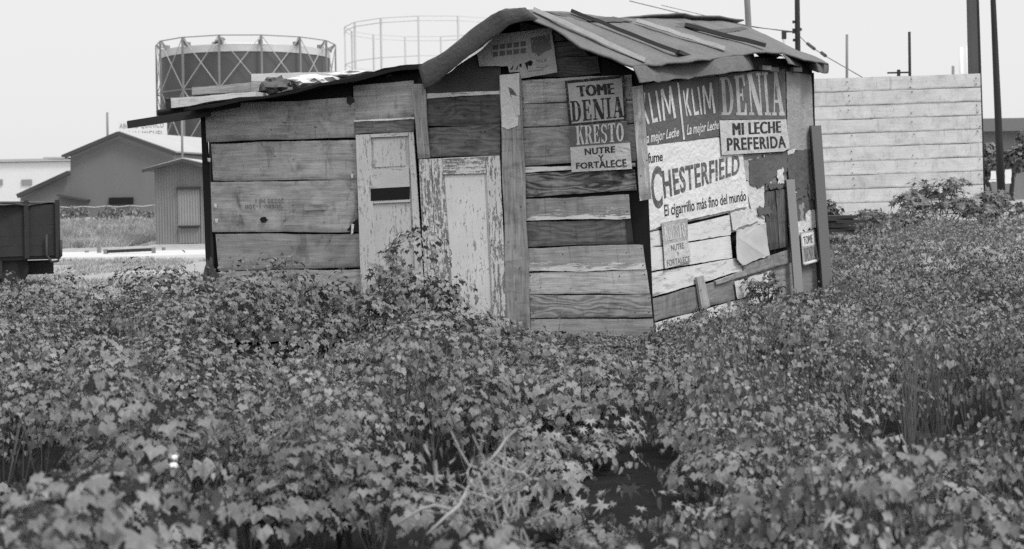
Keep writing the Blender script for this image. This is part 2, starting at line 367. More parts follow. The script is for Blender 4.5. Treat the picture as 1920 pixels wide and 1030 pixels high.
# slab-serif capitals drawn as strokes
def arc(cx, cy, ro, so_, ri, si, a0, a1, k=12):
    A = [math.radians(a0 + (a1 - a0) * i / k) for i in range(k + 1)]
    return [[(cx + ro * math.cos(A[i]), cy + so_ * math.sin(A[i])), (cx + ro * math.cos(A[i + 1]), cy + so_ * math.sin(A[i + 1])), (cx + ri * math.cos(A[i + 1]), cy + si * math.sin(A[i + 1])), (cx + ri * math.cos(A[i]), cy + si * math.sin(A[i]))] for i in range(k)]
def rc(x0, y0, x1, y1): return [(x0, y0), (x1, y0), (x1, y1), (x0, y1)]
T_ = .07
GL = {
    'D': [rc(.12, 0, .40, 1), rc(0, 0, .12, T_), rc(0, 1 - T_, .12, 1), rc(.4, 0, .52, T_), rc(.4, 1 - T_, .52, 1)] + arc(.5, .5, .46, .5, .2, .43, -90, 90),
    'E': [rc(.12, 0, .40, 1), rc(0, 0, .12, T_), rc(0, 1 - T_, .12, 1), rc(.4, 0, .92, T_), rc(.4, 1 - T_, .9, 1), rc(.4, .47, .66, .54), rc(.60, .36, .68, .66), [(.92, T_), (.92, .30), (.84, .30), (.70, T_)], [(.9, 1 - T_), (.68, 1 - T_), (.82, .72), (.9, .72)]],
    'N': [rc(.12, 0, .22, .93), rc(0, 0, .34, T_), [(0, 1), (.34, 1), (.92, 0), (.62, 0)], rc(.80, .1, .90, 1), rc(.68, 1 - T_, 1, 1)],
    'I': [rc(.28, 0, .72, 1), rc(0, 0, .28, T_), rc(.72, 0, 1, T_), rc(0, 1 - T_, .28, 1), rc(.72, 1 - T_, 1, 1)],
    'A': [[(.36, 1), (.62, 1), (.95, 0), (.63, 0)], [(.40, .93), (.45, .78), (.20, 0), (.11, 0)], rc(.24, .28, .64, .35), rc(0, 0, .34, T_), rc(.54, 0, 1, T_)],
    'K': [rc(.10, 0, .38, 1), rc(0, 0, .10, T_), rc(0, 1 - T_, .10, 1), rc(.38, 0, .46, T_), rc(.38, 1 - T_, .46, 1), [(.38, .36), (.38, .50), (.74, 1), (.88, 1)], [(.48, .60), (.66, .68), (1, 0), (.70, 0)], rc(.62, 1 - T_, 1, 1)],
    'R': [rc(.10, 0, .38, 1), rc(0, 0, .10, T_), rc(0, 1 - T_, .10, 1), rc(.38, 0, .48, T_), rc(.38, 1 - T_, .52, 1), rc(.38, .47, .52, .53)] + arc(.50, .735, .40, .265, .14, .205, -90, 90) + [[(.44, .50), (.70, .52), (1, 0), (.70, 0)]],
    'S': arc(.48, .74, .44, .26, .18, .18, 20, 262) + arc(.48, .26, .46, .28, .18, .20, -160, 92) + [rc(.80, .70, .90, 1), rc(.04, 0, .12, .3)],
    'T': [rc(.34, 0, .66, 1), rc(.2, 0, .34, T_), rc(.66, 0, .8, T_), rc(0, 1 - T_, .34, 1), rc(.66, 1 - T_, 1, 1), rc(0, .72, .08, 1 - T_), rc(.92, .72, 1, 1 - T_)],
    'O': arc(.5, .5, .5, .5, .2, .42, 0, 360, 22),
}
WD = {'D': 1, 'E': .92, 'N': 1.15, 'I': .5, 'A': 1.08, 'K': 1.05, 'R': 1.02, 'S': .85, 'T': .95, 'O': 1}
def slab(s, q, pl, off, m, parent):
    tot = sum(WD[c] for c in s) + .10 * (len(s) - 1); x = 0; V, F, Z = [], [], []; k = 0
    for c in s:
        for pg in GL[c]:
            b = len(V); V += [((x + a * WD[c]) / tot, y) for a, y in pg]; F.append(tuple(range(b, b + len(pg)))); Z += [.00015 * (k % 12)] * len(pg); k += 1
        x += WD[c] + .10
    return put_tris('lettering', V, F, q, pl, off, m, parent, Z)

# ------------------------------------------------------------------ ground, path
def ground():
    xs = np.concatenate([[-1500, -600, -250, -120, -70], np.arange(-45, 45.1, .9), [70, 120, 250, 600, 1500]])
    ys = np.concatenate([[-60, -20, -5], np.arange(0, 66, .75), [75, 95, 130, 200, 400, 900, 2500]])
    X, Y = np.meshgrid(xs, ys); Z = gz(X, Y); nx = len(xs)
    V = np.stack([X, Y, Z], -1).reshape(-1, 3)
    F = [(j * nx + i, j * nx + i + 1, (j + 1) * nx + i + 1, (j + 1) * nx + i) for j in range(len(ys) - 1) for i in range(nx - 1)]
    k = NB('soil_and_dry_turf', .95, .1); c = k.coord('obj')
    pos = k.n('SeparateXYZ'); k.t.links.new(c, pos.inputs[0])
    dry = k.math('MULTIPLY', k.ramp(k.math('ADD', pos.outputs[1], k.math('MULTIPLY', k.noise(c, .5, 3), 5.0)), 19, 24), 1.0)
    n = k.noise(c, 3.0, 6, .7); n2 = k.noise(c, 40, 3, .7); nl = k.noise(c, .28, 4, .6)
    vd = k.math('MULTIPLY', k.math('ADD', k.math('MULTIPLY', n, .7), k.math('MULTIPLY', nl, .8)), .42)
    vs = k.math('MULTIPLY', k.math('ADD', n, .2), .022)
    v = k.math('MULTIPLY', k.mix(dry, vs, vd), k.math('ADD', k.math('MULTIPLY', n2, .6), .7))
    o = mesh('ground', V.tolist(), F, k.done(v, n2, .5, .05), smooth=True); o['kind'] = 'structure'
ground()
def path():
    mb = MB()
    xs = np.linspace(-15, -4, 12)
    for i in range(11):
        a, b = xs[i], xs[i + 1]
        z = .33
        mb.add([(a, 34.6 + .3 * math.sin(i), z), (b, 34.6 + .3 * math.sin(i + 1), z), (b, 38.6, z), (a, 38.6, z), (a, 34.5 + .3 * math.sin(i), .1), (b, 34.5 + .3 * math.sin(i + 1), .1)], [(0, 1, 2, 3), (4, 5, 1, 0)])
    o = mb.build('path', M['conc'], loc=(-9, 38, .1)); o['kind'] = 'structure'
path()

# ------------------------------------------------------------------ the shack
SH = thing('shack', (-.9, 16.2, .1), 'patched wooden shack with a tar paper gable roof standing in the weeds', 'shack')
fw = sheet('front_wall', [(392, 205), (392, 640), (1228, 668), (1206, 136), (1186, 132), (1120, 95), (1040, 50), (955, 28), (900, 62), (800, 130), (700, 150), (540, 170)], FRONT, -.04, .03, M['blk'], SH)  # black sheet behind the boards puts the dark interior into colour
B = lambda q, m, off=0, nm='wall_board', par=None, **k: board(nm, q, FRONT, off, .028, M[m], par or fw, **k)
B([(384, 196), (664, 184), (668, 258), (387, 267)], 'w_left', .004)
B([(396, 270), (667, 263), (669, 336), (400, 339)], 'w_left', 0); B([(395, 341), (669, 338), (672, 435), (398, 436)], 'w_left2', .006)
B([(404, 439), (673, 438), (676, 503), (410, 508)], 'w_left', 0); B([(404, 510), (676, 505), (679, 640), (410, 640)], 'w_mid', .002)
B([(662, 160), (775, 151), (778, 221), (665, 226)], 'w_left', .004); B([(664, 228), (777, 223), (776, 248), (665, 253)], 'w_dark', .008); B([(664, 225), (777, 220), (777, 224), (664, 229)], 'w_chip', .014, nails=False)
# posts
B([(773, 158), (797, 157), (806, 296), (783, 298)], 'w_post', .034, 'post', SH, vert=True); B([(936, 142), (977, 139), (996, 650), (953, 652)], 'w_post', .04, 'post', SH, vert=True)
B([(374, 195), (386, 195), (407, 655), (394, 655)], 'blk', -.01, 'post', SH, vert=True, nails=False); B([(1183, 163), (1206, 160), (1221, 373), (1201, 377)], 'w_postp', .045, 'post', SH, vert=True)
# boards over the doors
B([(800, 126), (905, 60), (938, 60), (937, 175), (800, 183)], 'w_gable', 0) if False else sheet('gable_panel', [(799, 130), (900, 62), (940, 52), (938, 174), (800, 183)], FRONT, 0, .02, M['w_gable'], fw)
B([(800, 177), (937, 170), (937, 176), (800, 184)], 'w_chip', .01, nails=False); B([(800, 184), (937, 176), (938, 233), (803, 238)], 'w_dark', .003); B([(803, 239), (938, 234), (938, 291), (806, 296)], 'w_dark', .006)
# gable boards at the right of the centre post
B([(975, 40), (1030, 52), (1060, 75), (976, 82)], 'w_dark', 0); B([(976, 84), (1075, 78), (1105, 104), (977, 112)], 'w_dark', .003); B([(977, 114), (1120, 106), (1126, 138), (978, 148)], 'w_dark', 0, cup=.003)  # dark wood, with the shade under the roof put into its colour
sheet('gable_patch', [(1128, 108), (1186, 136), (1187, 142), (1127, 148)], FRONT, -.01, .02, M['blk'], fw)
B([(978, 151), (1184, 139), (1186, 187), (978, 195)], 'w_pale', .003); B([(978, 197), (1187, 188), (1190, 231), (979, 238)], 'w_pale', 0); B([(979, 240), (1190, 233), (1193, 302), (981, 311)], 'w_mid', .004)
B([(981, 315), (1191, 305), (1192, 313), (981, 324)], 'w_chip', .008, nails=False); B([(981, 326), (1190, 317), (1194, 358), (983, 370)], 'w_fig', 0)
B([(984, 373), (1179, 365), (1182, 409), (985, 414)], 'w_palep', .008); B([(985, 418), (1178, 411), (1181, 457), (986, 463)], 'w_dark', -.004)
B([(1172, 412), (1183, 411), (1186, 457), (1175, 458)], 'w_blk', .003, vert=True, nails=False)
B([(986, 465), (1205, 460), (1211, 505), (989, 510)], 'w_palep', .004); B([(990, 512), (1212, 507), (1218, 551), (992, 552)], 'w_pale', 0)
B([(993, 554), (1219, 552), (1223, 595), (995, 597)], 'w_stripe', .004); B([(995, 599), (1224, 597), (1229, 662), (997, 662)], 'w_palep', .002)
# first door (narrow shutter leaf with a letter slot)
def door_leaf(nm, outer, rails, panels, mats, off, label, slot=None):
    d = board(nm, outer, FRONT, off, .03, M[mats[1]], SH, vert=True, nails=False, jit=.002); d['label'] = label
    for q in rails: board('frame', q, FRONT, off + .022, .022, M[mats[0]], d, vert=abs(q[3][1] - q[0][1]) > abs(q[1][0] - q[0][0]), jit=.002, nails=False, cup=.002)
    for q in panels: board('panel', q, FRONT, off + .008, .008, M[mats[2]], d, jit=.001, vert=True, nails=False, cup=.002)
    if slot: sheet('slot', slot, FRONT, off + .0245, .002, M['blk'], d)
    return d
door_leaf('door', [(667, 253), (775, 248), (803, 655), (681, 658)],
          [[(667, 253), (694, 252), (709, 655), (681, 658)], [(766, 249), (775, 248), (803, 655), (786, 655)], [(695, 252), (765, 249), (765, 255), (695, 258)], [(695, 318), (766, 315), (768, 350), (695, 355)], [(697, 376), (769, 373), (769, 379), (697, 382)]],
          [[(700, 262), (760, 260), (761, 311), (700, 314)], [(699, 385), (769, 382), (784, 650), (710, 652)]], ('door2', 'door2', 'door2'), .012,
          'narrow pale shutter door with a black slot', [(695, 354), (768, 350), (768, 374), (695, 377)])
door_leaf('door', [(785, 299), (937, 292), (953, 660), (803, 662)],
          [[(785, 299), (808, 298), (824, 660), (803, 662)], [(809, 298), (829, 297), (853, 660), (825, 660)], [(911, 294), (937, 292), (953, 660), (928, 660)], [(830, 298), (910, 294), (911, 325), (831, 328)]],
          [[(834, 332), (908, 329), (925, 655), (856, 655)]], ('door_flake', 'door', 'door'), .02, 'white door with flaking paint and one tall panel')
# side wall
sw = sheet('side_wall', [(1198, 134), (1350, 114), (1420, 106), (1522, 118), (1548, 590), (1500, 605), (1232, 668)], SIDE, -.05, .03, M['blk'], SH)  # black sheet again, for the dark interior behind the side boards
S = lambda q, m, off=0, nm='wall_board', par=None, **k: board(nm, q, SIDE, off, .03, M[m], par or sw, **k)
S([(1206, 160), (1345, 138), (1350, 215), (1210, 225)], 'w_mid', -.01); S([(1212, 300), (1480, 282), (1480, 352), (1212, 372)], 'w_side', -.012); S([(1210, 226), (1478, 215), (1480, 280), (1212, 298)], 'w_side', -.01)
S([(1345, 142), (1474, 130), (1476, 214), (1350, 216)], 'w_mid', -.012)
S([(1211, 374), (1366, 350), (1368, 400), (1211, 436)], 'w_white', -.006); S([(1211, 439), (1368, 404), (1370, 440), (1214, 465)], 'w_white', 0); S([(1214, 467), (1370, 443), (1374, 483), (1218, 509)], 'w_white', .004)
S([(1219, 511), (1392, 484), (1392, 508), (1224, 557)], 'w_white', 0); S([(1224, 560), (1390, 516), (1383, 560), (1228, 604)], 'w_side', .003); S([(1229, 606), (1452, 546), (1458, 582), (1233, 655)], 'w_white', .006)
S([(1234, 657), (1458, 584), (1462, 612), (1238, 690)], 'w_side', 0); S([(1368, 352), (1432, 345), (1438, 415), (1370, 438)], 'w_white', -.006); S([(1385, 500), (1500, 470), (1504, 556), (1390, 580)], 'w_side', -.012)
S([(1342, 527), (1400, 507), (1400, 518), (1343, 534)], 'w_mid', .03, nails=False); S([(1394, 500), (1481, 467), (1484, 493), (1397, 518)], 'w_mid', .022)
S([(1431, 360), (1452, 358), (1460, 466), (1441, 470)], 'w_dark', .004, vert=True); S([(1454, 357), (1475, 354), (1478, 462), (1462, 466)], 'w_dark', .008, vert=True)
S([(1432, 330), (1474, 322), (1476, 352), (1434, 358)], 'w_side', 0)
S([(1308, 520), (1320, 517), (1331, 575), (1317, 581)], 'w_post', .05, 'cleat', SH, vert=True)
def patch(poly, m, off, nm='wall_patch', jag=.008, par=None, **k): return sheet(nm, poly, SIDE, off, .003, M[m], par or sw, jag, **k)
patch([(1377, 529), (1446, 508), (1448, 545), (1383, 561)], 'torn', .03)
patch([(1378, 433), (1434, 418), (1441, 479), (1392, 498), (1380, 486)], 'tin', .03, curl=.02)
patch([(1370, 400), (1405, 391), (1425, 412), (1374, 432)], 'torn', .012, jag=.012)
patch([(1395, 340), (1430, 330), (1434, 410), (1412, 402), (1404, 372)], 'torn', .006, jag=.015)
patch([(1474, 133), (1521, 131), (1527, 280), (1478, 283)], 'tarp', .012, jag=.006); patch([(1476, 284), (1527, 280), (1529, 350), (1480, 357)], 'tarp_d', .016, jag=.008)
patch([(1480, 358), (1530, 351), (1533, 405), (1484, 412)], 'tarp_d', .01, jag=.01); patch([(1490, 360), (1510, 357), (1509, 364), (1491, 369)], 'torn', .02, jag=.006)
patch([(1488, 430), (1534, 420), (1545, 560), (1500, 575)], 'w_side', .005, jag=.005)
patch([(1395, 300), (1425, 294), (1432, 330), (1408, 345), (1396, 338)], 'pap_m', .010, jag=.02); patch([(1432, 290), (1447, 288), (1448, 325), (1438, 330)], 'torn', .014, jag=.01)
patch([(1455, 288), (1474, 284), (1472, 310), (1460, 318)], 'torn', .014, jag=.014); patch([(1440, 335), (1446, 334), (1447, 352), (1441, 352)], 'torn', .014, jag=.005); patch([(1476, 284), (1492, 279), (1488, 288), (1478, 291)], 'torn', .02, jag=.006)
patch([(1404, 300), (1436, 292), (1440, 340), (1424, 352), (1406, 345)], 'tarp_d', .0165, jag=.02, seg=.035); patch([(1434, 288), (1476, 284), (1477, 322), (1455, 330), (1436, 352)], 'pap_d', .0155, jag=.015, seg=.035)
rs = random.Random(77)
for k in range(15):
    x, y = (rs.uniform(1416, 1476), rs.uniform(298, 400)) if k < 3 else (rs.uniform(1488, 1530), rs.uniform(352, 430))
    w_, h_ = rs.uniform(4, 15), rs.uniform(6, 20); patch([(x - w_, y - h_ * .6), (x + w_ * .6, y - h_), (x + w_, y + h_ * .7), (x - w_ * .7, y + h_)], rs.choice(['torn', 'pap_m', 'tarp', 'tarp_d', 'pap_d', 'pap_d', 'tarp_d']), .0185 + k * .0006, jag=.022, seg=.035)
sheet('knot', [(650, 184), (656, 180), (663, 184), (664, 192), (657, 197), (650, 193)], FRONT, .012, .002, M['w_blk'], fw, .006, seg=.02)
for x, y in ((404, 386), (406, 414), (392, 300), (660, 330)): sheet('paint_chip', [(x - 3, y - 4), (x + 3, y - 3), (x + 2, y + 4), (x - 2, y + 3)], FRONT, .022, .002, M['torn'], fw, .004, seg=.02)
# hidden walls that close the building
V3 = lambda x, y, z: Vector((x, y, z))
FL = FRONT.hit(395, 400); FRt = V3(1.33, 14.6, 0); RR = SIDE.hit(1530, 300)
BL_ = V3(FL.x + 1.3, FL.y + 3.6, 0)
mb = MB()
for a, b, h0, h1 in ((FL, BL_, 2.6, 2.75), (BL_, RR, 2.75, 3.1)):
    d = (V3(b.x, b.y, 0) - V3(a.x, a.y, 0)); L = d.length; k = int(L / .22); nrm = V3(-d.y, d.x, 0).normalized()
    for i in range(k):
        p = V3(a.x, a.y, 0) + d * ((i + .5) / k); h = h0 + (h1 - h0) * i / k + rnd.uniform(-.05, .02); z0 = g1(p.x, p.y) - .1
        mb.box((p.x, p.y, (z0 + h) / 2), (L / k - .012, .025, h - z0), math.atan2(d.y, d.x))
mb.build('back_wall', M['w_blk'], SH)

# ------------------------------------------------------------------ roof
RF = at(945, 20, 14.45); EF = at(1188, 128, 14.25); RB = at(1395, 47, 18.27)
RP = plane3(RF, EF, RB)
def resample(pl, n):
    P = [Vector((a, b, 0)) for a, b in pl]; L = [0]
    for i in range(1, len(P)): L.append(L[-1] + (P[i] - P[i - 1]).length)
    out = []
    for k in range(n + 1):
        t = L[-1] * k / n; i = max(j for j in range(len(L)) if L[j] <= t + 1e-9); i = min(i, len(P) - 2)
        f = (t - L[i]) / (L[i + 1] - L[i]); q = P[i].lerp(P[i + 1], f); out.append((q.x, q.y))
    return out
def loft(cols, name, m, parent, th=.012, uvs=1, lump=.012):
    def up(L, k): return [L[i].lerp(L[i + 1], q / k) for i in range(len(L) - 1) for q in range(k)] + [L[-1]]
    cols = [up(c, 3) for c in cols]; cols = [list(q) for q in zip(*[up(list(r_), 4) for r_ in zip(*cols)])]
    nx, ny = len(cols), len(cols[0]); V, F, uv = [], [], []
    for i, c in enumerate(cols):
        for j, p in enumerate(c):
            a_, b_ = p.x * 3.1 + p.y * 1.3, p.y * 2.1 + p.z * 4
            q = p + Vector((0, 0, lump * 1.6 * ((float(vn(a_, b_)) - .5) * 2 + (float(vn(a_ * 3.1, b_ * 3.1, 2)) - .5) * .9)))
            if j == ny - 1: q = q + (p - c[j - 1]) * (float(vn(a_ * 4, b_ * 4, 7)) - .6) * .7
            V.append(q)
    for i in range(nx - 1):
        for j in range(ny - 1): F.append((i * ny + j, i * ny + j + 1, (i + 1) * ny + j + 1, (i + 1) * ny + j))
    o = mesh(name, V, F, m, parent, smooth=True)
    s = o.modifiers.new('thickness', 'SOLIDIFY'); s.thickness = th; s.offset = 0
    return o
NR = 10
cols_px = [[(945, 20), (985, 30), (1019, 46), (1049, 62), (1091, 92), (1121, 103), (1187, 129)], [(965, 19), (1205, 126)], [(1010, 22), (1240, 122)], [(1066, 26), (1290, 117)], [(1105, 29), (1318, 114)], [(1151, 33), (1345, 110)], [(1205, 36), (1370, 107)],
           [(1250, 37), (1392, 104)], [(1310, 38), (1414, 100)], [(1367, 40), (1436, 98)], [(1405, 51), (1467, 101)], [(1447, 71), (1500, 110)], [(1495, 94), (1530, 117)], [(1530, 108), (1553, 121)]]
def eave_pt(x, y, i): return SIDE.hit(x, y, .22 if i > 1 else .20)
cols3 = []
for i, c in enumerate(cols_px):
    q = resample(c, NR); a = RP.hit(*q[0]); e = eave_pt(*q[-1], i); ya, ye = a.y, e.y
    cols3.append([at(x, y, 1 / (1 / ya + (1 / ye - 1 / ya) * k / NR)) for k, (x, y) in enumerate(q)])
from mathutils.bvhtree import BVHTree
_v = [p for c in cols3 for p in c]; _n = NR + 1
BV = BVHTree.FromPolygons(_v, [(i * _n + j, i * _n + j + 1, (i + 1) * _n + j + 1, (i + 1) * _n + j) for i in range(len(cols3) - 1) for j in range(NR)])
class Roof:
    n, d, p = RP.n, RP.d, RP.p
    def hit(s, px, py, off=0):
        r = ray(px, py); h = BV.ray_cast(CAM, r.normalized())[0]
        if h is None:
            v, _, _, _ = BV.find_nearest(RP.hit(px, py)); h = CAM + r * (v.y - CAM.y)
        return h + RP.n * off
    def uv(s, v): return RP.uv(v)
RS = Roof()
roof = loft(cols3, 'roof', M['tar'], SH, .02, lump=.009)
# flap of felt over the eave
def flap(pairs, name='eave_flap', m='tar', n=5, out=.03):
    cs = []
    for (tx, ty), (bx, by) in pairs:
        t = RS.hit(tx, ty); b = at(bx, by, t.y - .02) 
        cs.append([t.lerp(b, j / n) + SIDE.n * out * math.sin(j / n * 1.5) for j in range(n + 1)])
    return loft(cs, name, M[m], roof, .012, lump=.012)
flap([((1187, 129), (1195, 158)), ((1205, 126), (1212, 156)), ((1240, 122), (1246, 152)), ((1290, 117), (1298, 146)), ((1345, 110), (1352, 138)), ((1392, 104), (1398, 133)), ((1412, 101), (1415, 130))])
flap([((1416, 100), (1420, 108)), ((1436, 98), (1440, 112)), ((1460, 100), (1464, 106))])
flap([((1467, 101), (1474, 119)), ((1500, 110), (1506, 128)), ((1530, 117), (1530, 136)), ((1553, 121), (1548, 141))])
# battens nailed over the felt
def batten(a, b, wd, m):
    mb = MB(); k = 8
    pts = [RS.hit(a[0] + (b[0] - a[0]) * i / k, a[1] + (b[1] - a[1]) * i / k, .055) + Vector((0, 0, rnd.uniform(-.006, .006))) for i in range(k + 1)]
    for i in range(k): mb.beam(pts[i], pts[i + 1] + (pts[i + 1] - pts[i]) * .002, wd + .0004 * i, wd * .7 + .0004 * i)
    mb.build('batten', M[m], roof)
batten((998, 26), (1207, 122), .06, 'bat_p'); batten((1068, 29), (1295, 118), .055, 'bat_d'); batten((1190, 46), (1356, 100), .06, 'bat_p'); batten((1281, 54), (1431, 94), .065, 'bat_d')
# darker felt patches
def felt_patch(poly, m='tar_d', off=.02):
    sheet('felt_patch', poly, RS, off, .006, M[m], roof, .01)
felt_patch([(1020, 25), (1066, 29), (1110, 38), (1148, 34), (1185, 43), (1130, 44), (1085, 42)]); felt_patch([(1255, 46), (1300, 46), (1335, 59), (1392, 53), (1402, 57), (1352, 66), (1310, 60), (1268, 53)])
# torn end of the eave, its dark hole put in as a black sheet
sheet('eave_hole_sheet', [(1405, 108), (1476, 110), (1520, 124), (1521, 140), (1470, 133), (1405, 131)], SIDE, .02, .03, M['w_blk'], roof)
for a in ((1432, 128), (1446, 131), (1490, 131)): 
    p = SIDE.hit(*a, .05); MB().box(p, (.16, .10, .05), A39).build('roof_stone', M['iron'], roof)
# left slope and its hanging edge
BK = Vector((math.sin(A39), math.cos(A39), .065)) * 4.9
fe = [at(x, y, Y) for x, y, Y in ((948, 18, 14.45), (922, 29, 14.5), (880, 61, 14.6), (835, 97, 14.7), (785, 124, 14.8))]
loft([[p + BK * (k / 6) + Vector((0, 0, -.04 * math.sin(k))) * (k > 0) for p in fe] for k in range(7)], 'roof', M['tar'], SH, .02)
top = [(785, 125), (812, 111), (836, 97), (880, 61), (918, 31), (937, 20), (985, 16)]; low = [(796, 164), (818, 152), (848, 132), (886, 101), (920, 72), (955, 47), (1010, 33)]
n = 4; cs = []
for (a, b), (c, d), Y in zip(top, low, (14.8, 14.75, 14.68, 14.58, 14.5, 14.43, 14.4)): cs.append([at(a + (c - a) * j / n, b + (d - b) * j / n, Y - .03 * math.sin(j / n * 2.5)) for j in range(n + 1)])
loft(cs, 'verge_flap', M['tar_d'], SH, .012, lump=.018)
sheet('torn_edge', [(838, 139), (868, 114), (890, 98), (905, 88), (926, 69), (921, 76), (893, 101), (866, 118)], Plane(at(870, 110, 14.55), FRONT.n, FRONT.d), 0, .006, M['torn'], SH, .008)
# lean-to roof
led = [(790, 120, 14.9), (750, 127, 14.92), (720, 132, 14.94), (660, 146, 14.96), (600, 158, 15.0), (560, 170, 15.0), (500, 182, 15.05), (450, 186, 15.05), (384, 196, 15.1), (345, 203, 15.15)]
BK2 = Vector((.33, .92, .02)) * 3.6
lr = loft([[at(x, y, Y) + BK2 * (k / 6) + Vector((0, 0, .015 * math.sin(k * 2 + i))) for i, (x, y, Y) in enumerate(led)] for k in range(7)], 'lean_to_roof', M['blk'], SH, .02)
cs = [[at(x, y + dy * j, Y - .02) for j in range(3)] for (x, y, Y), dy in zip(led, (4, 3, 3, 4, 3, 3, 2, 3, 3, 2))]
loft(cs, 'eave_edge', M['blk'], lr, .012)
rb = MB(); rb.beam(at(240, 231, 15.35), at(700, 158, 15.4), .05, .045).beam(at(240, 237, 15.3), at(395, 214, 15.3), .05, .045).beam(at(240, 234, 15.33), at(258, 231, 15.33), .07, .06); rb.build('rafter', M['w_blk'], lr)
MB().tube([at(296, 211, 15.45), at(340, 208, 15.5), at(400, 199, 15.6), at(480, 190, 15.7)], [.03, .035, .035, .035], 8).build('rafter', M['w_blk'], lr, smooth=True)
MB().beam(at(300, 214, 15.9), at(390, 204, 15.9), .3, .05).build('rafter', M['w_blk'], lr)

# ------------------------------------------------------------------ things lying on the lean-to roof
def plank(q, m, label, Y, th, gr='timbers on the lean-to roof'):
    P = [at(x, y, Y) for x, y in q]; c = sum(P, Vector()) / 4
    pl = Plane(P[0], FRONT.n, FRONT.d)
    o = board('plank', P, pl, 0, th, M[m], None, loc=c, jit=.008, nails=False); props(o, label, 'plank', gr)
plank([(312, 184), (480, 172), (478, 186), (312, 204)], 'w_white', 'thick pale plank with a dark sawn end overhanging the left edge of the roof', 15.35, .2)
plank([(360, 163), (486, 154), (486, 171), (360, 179)], 'w_post', 'grey plank lying behind the thick pale one on the lean-to roof', 15.9, .16)
plank([(471, 138), (662, 133), (662, 150), (471, 154)], 'w_white', 'highest whitewashed plank on the lean-to roof, behind the crumpled sheet', 16.3, .18)
sheet('sawn_end', [(309, 185), (319, 184), (320, 203), (311, 204)], Plane(at(312, 190, 15.34), FRONT.n, FRONT.d), 0, .02, M['w_blk'], bpy.data.objects['plank'])
def crumple(name, c, size, m, label, cat, seed, n=14, amp=.25):
    bm = bmesh.new(); bmesh.ops.create_icosphere(bm, subdivisions=3, radius=1)
    for v in bm.verts:
        f = 1 + amp * (2 * float(vn(v.co.x * 2.3 + seed, v.co.y * 2.3 + v.co.z * 1.7, seed)) - 1) + amp * .5 * (2 * float(vn(v.co.x * 6 + seed, v.co.z * 6 - v.co.y * 3, seed + 2)) - 1)
        v.co = Vector((v.co.x * size[0] * f, v.co.y * size[1] * f, v.co.z * size[2] * f))
    V = [v.co + Vector(c) for v in bm.verts]; F = [tuple(v.index for v in f.verts) for f in bm.faces]; bm.free()
    return props(mesh(name, V, F, m, None, c), label, cat)
crumple('crumpled_sheet', at(588, 156, 15.4), (.30, .3, .085), M['torn'], 'crumpled pale sheet lying on the lean-to roof beside a dark bundle', 'sheet', 3)
crumple('crumpled_sheet', at(680, 141, 15.5), (.36, .25, .045), M['news'], 'long flattened pale sheet at the high end of the lean-to roof', 'sheet', 9)
dbn = crumple('bundle', at(512, 160, 15.15), (.14, .12, .10), M['tarp_d'], 'dark rounded bundle resting on the lean-to roof edge', 'bundle', 5, amp=.4)

p = FRONT.hit(391, 528, .05); crumple('rag', p, (.07, .07, .22), M['iron_d'], 'dark rag hanging at the bottom left corner of the shack', 'rag', 21, amp=.35)

# ------------------------------------------------------------------ signs and posters
def signboard(name, poly, pl, off, m, label, cat, th=.004, jag=0, group=None):
    return props(sheet(name, poly, pl, off, th, M[m], None, jag), label, cat, group)
G1 = 'advertising signs nailed to the shack'
s1 = signboard('sign', [(1059, 152), (1170, 141), (1175, 227), (1067, 237)], FRONT, .05, 'ink', 'sign reading TOME DENIA with a dark border, on the front wall', 'sign', group=G1)
sheet('face', [(1064, 157), (1166, 147), (1170, 223), (1072, 232)], FRONT, .052, .0015, M['pap_g'], s1)
text('TOME', [(1082, 161), (1149, 156), (1151, 177), (1085, 182)], FRONT, .0535, M['ink'], s1, .05, 1.08)
slab('DENIA', [(1069, 190), (1168, 181), (1170, 220), (1072, 229)], FRONT, .0535, M['ink'], s1)
s2 = signboard('sign', [(1067, 237.5), (1175, 227.5), (1181, 267), (1185, 317), (1072, 323), (1069, 276)], FRONT, .048, 'pap_l', 'sign reading KRESTO NUTRE Y FORTALECE below the TOME DENIA sign', 'sign', group=G1)
sheet('band', [(1067, 238), (1175, 228), (1181, 267), (1069, 276)], FRONT, .05, .001, M['pap_dd'], s2)
slab('KRESTO', [(1079, 237), (1169, 230), (1170, 265), (1081, 272)], FRONT, .0515, M['ink_w'], s2)
text('NUTRE', [(1096, 279), (1153, 274), (1153, 286), (1097, 291)], FRONT, .0505, M['ink'], s2, .03, 1.08); text('Y', [(1121, 291), (1132, 290), (1132, 302), (1122, 302)], FRONT, .0505, M['ink'], s2, .03)
text('FORTALECE', [(1080, 306), (1174, 298), (1175, 313), (1081, 317)], FRONT, .0505, M['ink'], s2, .03, 1.08)
# torn milk poster in the gable
mp = signboard('poster', [(894, 98), (915, 72), (935, 64), (1034, 52), (1045, 136), (978, 147), (974, 135), (955, 136), (952, 124), (899, 125)], FRONT, .05, 'pap_m', 'torn milk poster nailed crooked in the gable', 'poster', .003, .004)
sheet('printed_can', [(995, 71), (1030, 65), (1034, 92), (1020, 98), (1010, 106), (1004, 100), (997, 98)], FRONT, .0525, .001, M['ink_f'], mp)
for r_, (y0, y1) in enumerate(((85, 94), (98, 107))):
    for k in range(5): 
        x = 924 + k * 13; dy = -k * 1.6; sheet('print_block', [(x, y0 + dy), (x + 10, y0 - 1.3 + dy), (x + 10, y1 - 1.3 + dy), (x, y1 + dy)], FRONT, .0525, .001, M['pap_dd'] if k else M['pap_d'], mp)
text('MILK', [(1006, 112), (1026, 109), (1026, 116), (1007, 118)], FRONT, .0525, M['ink_f'], mp, .02)
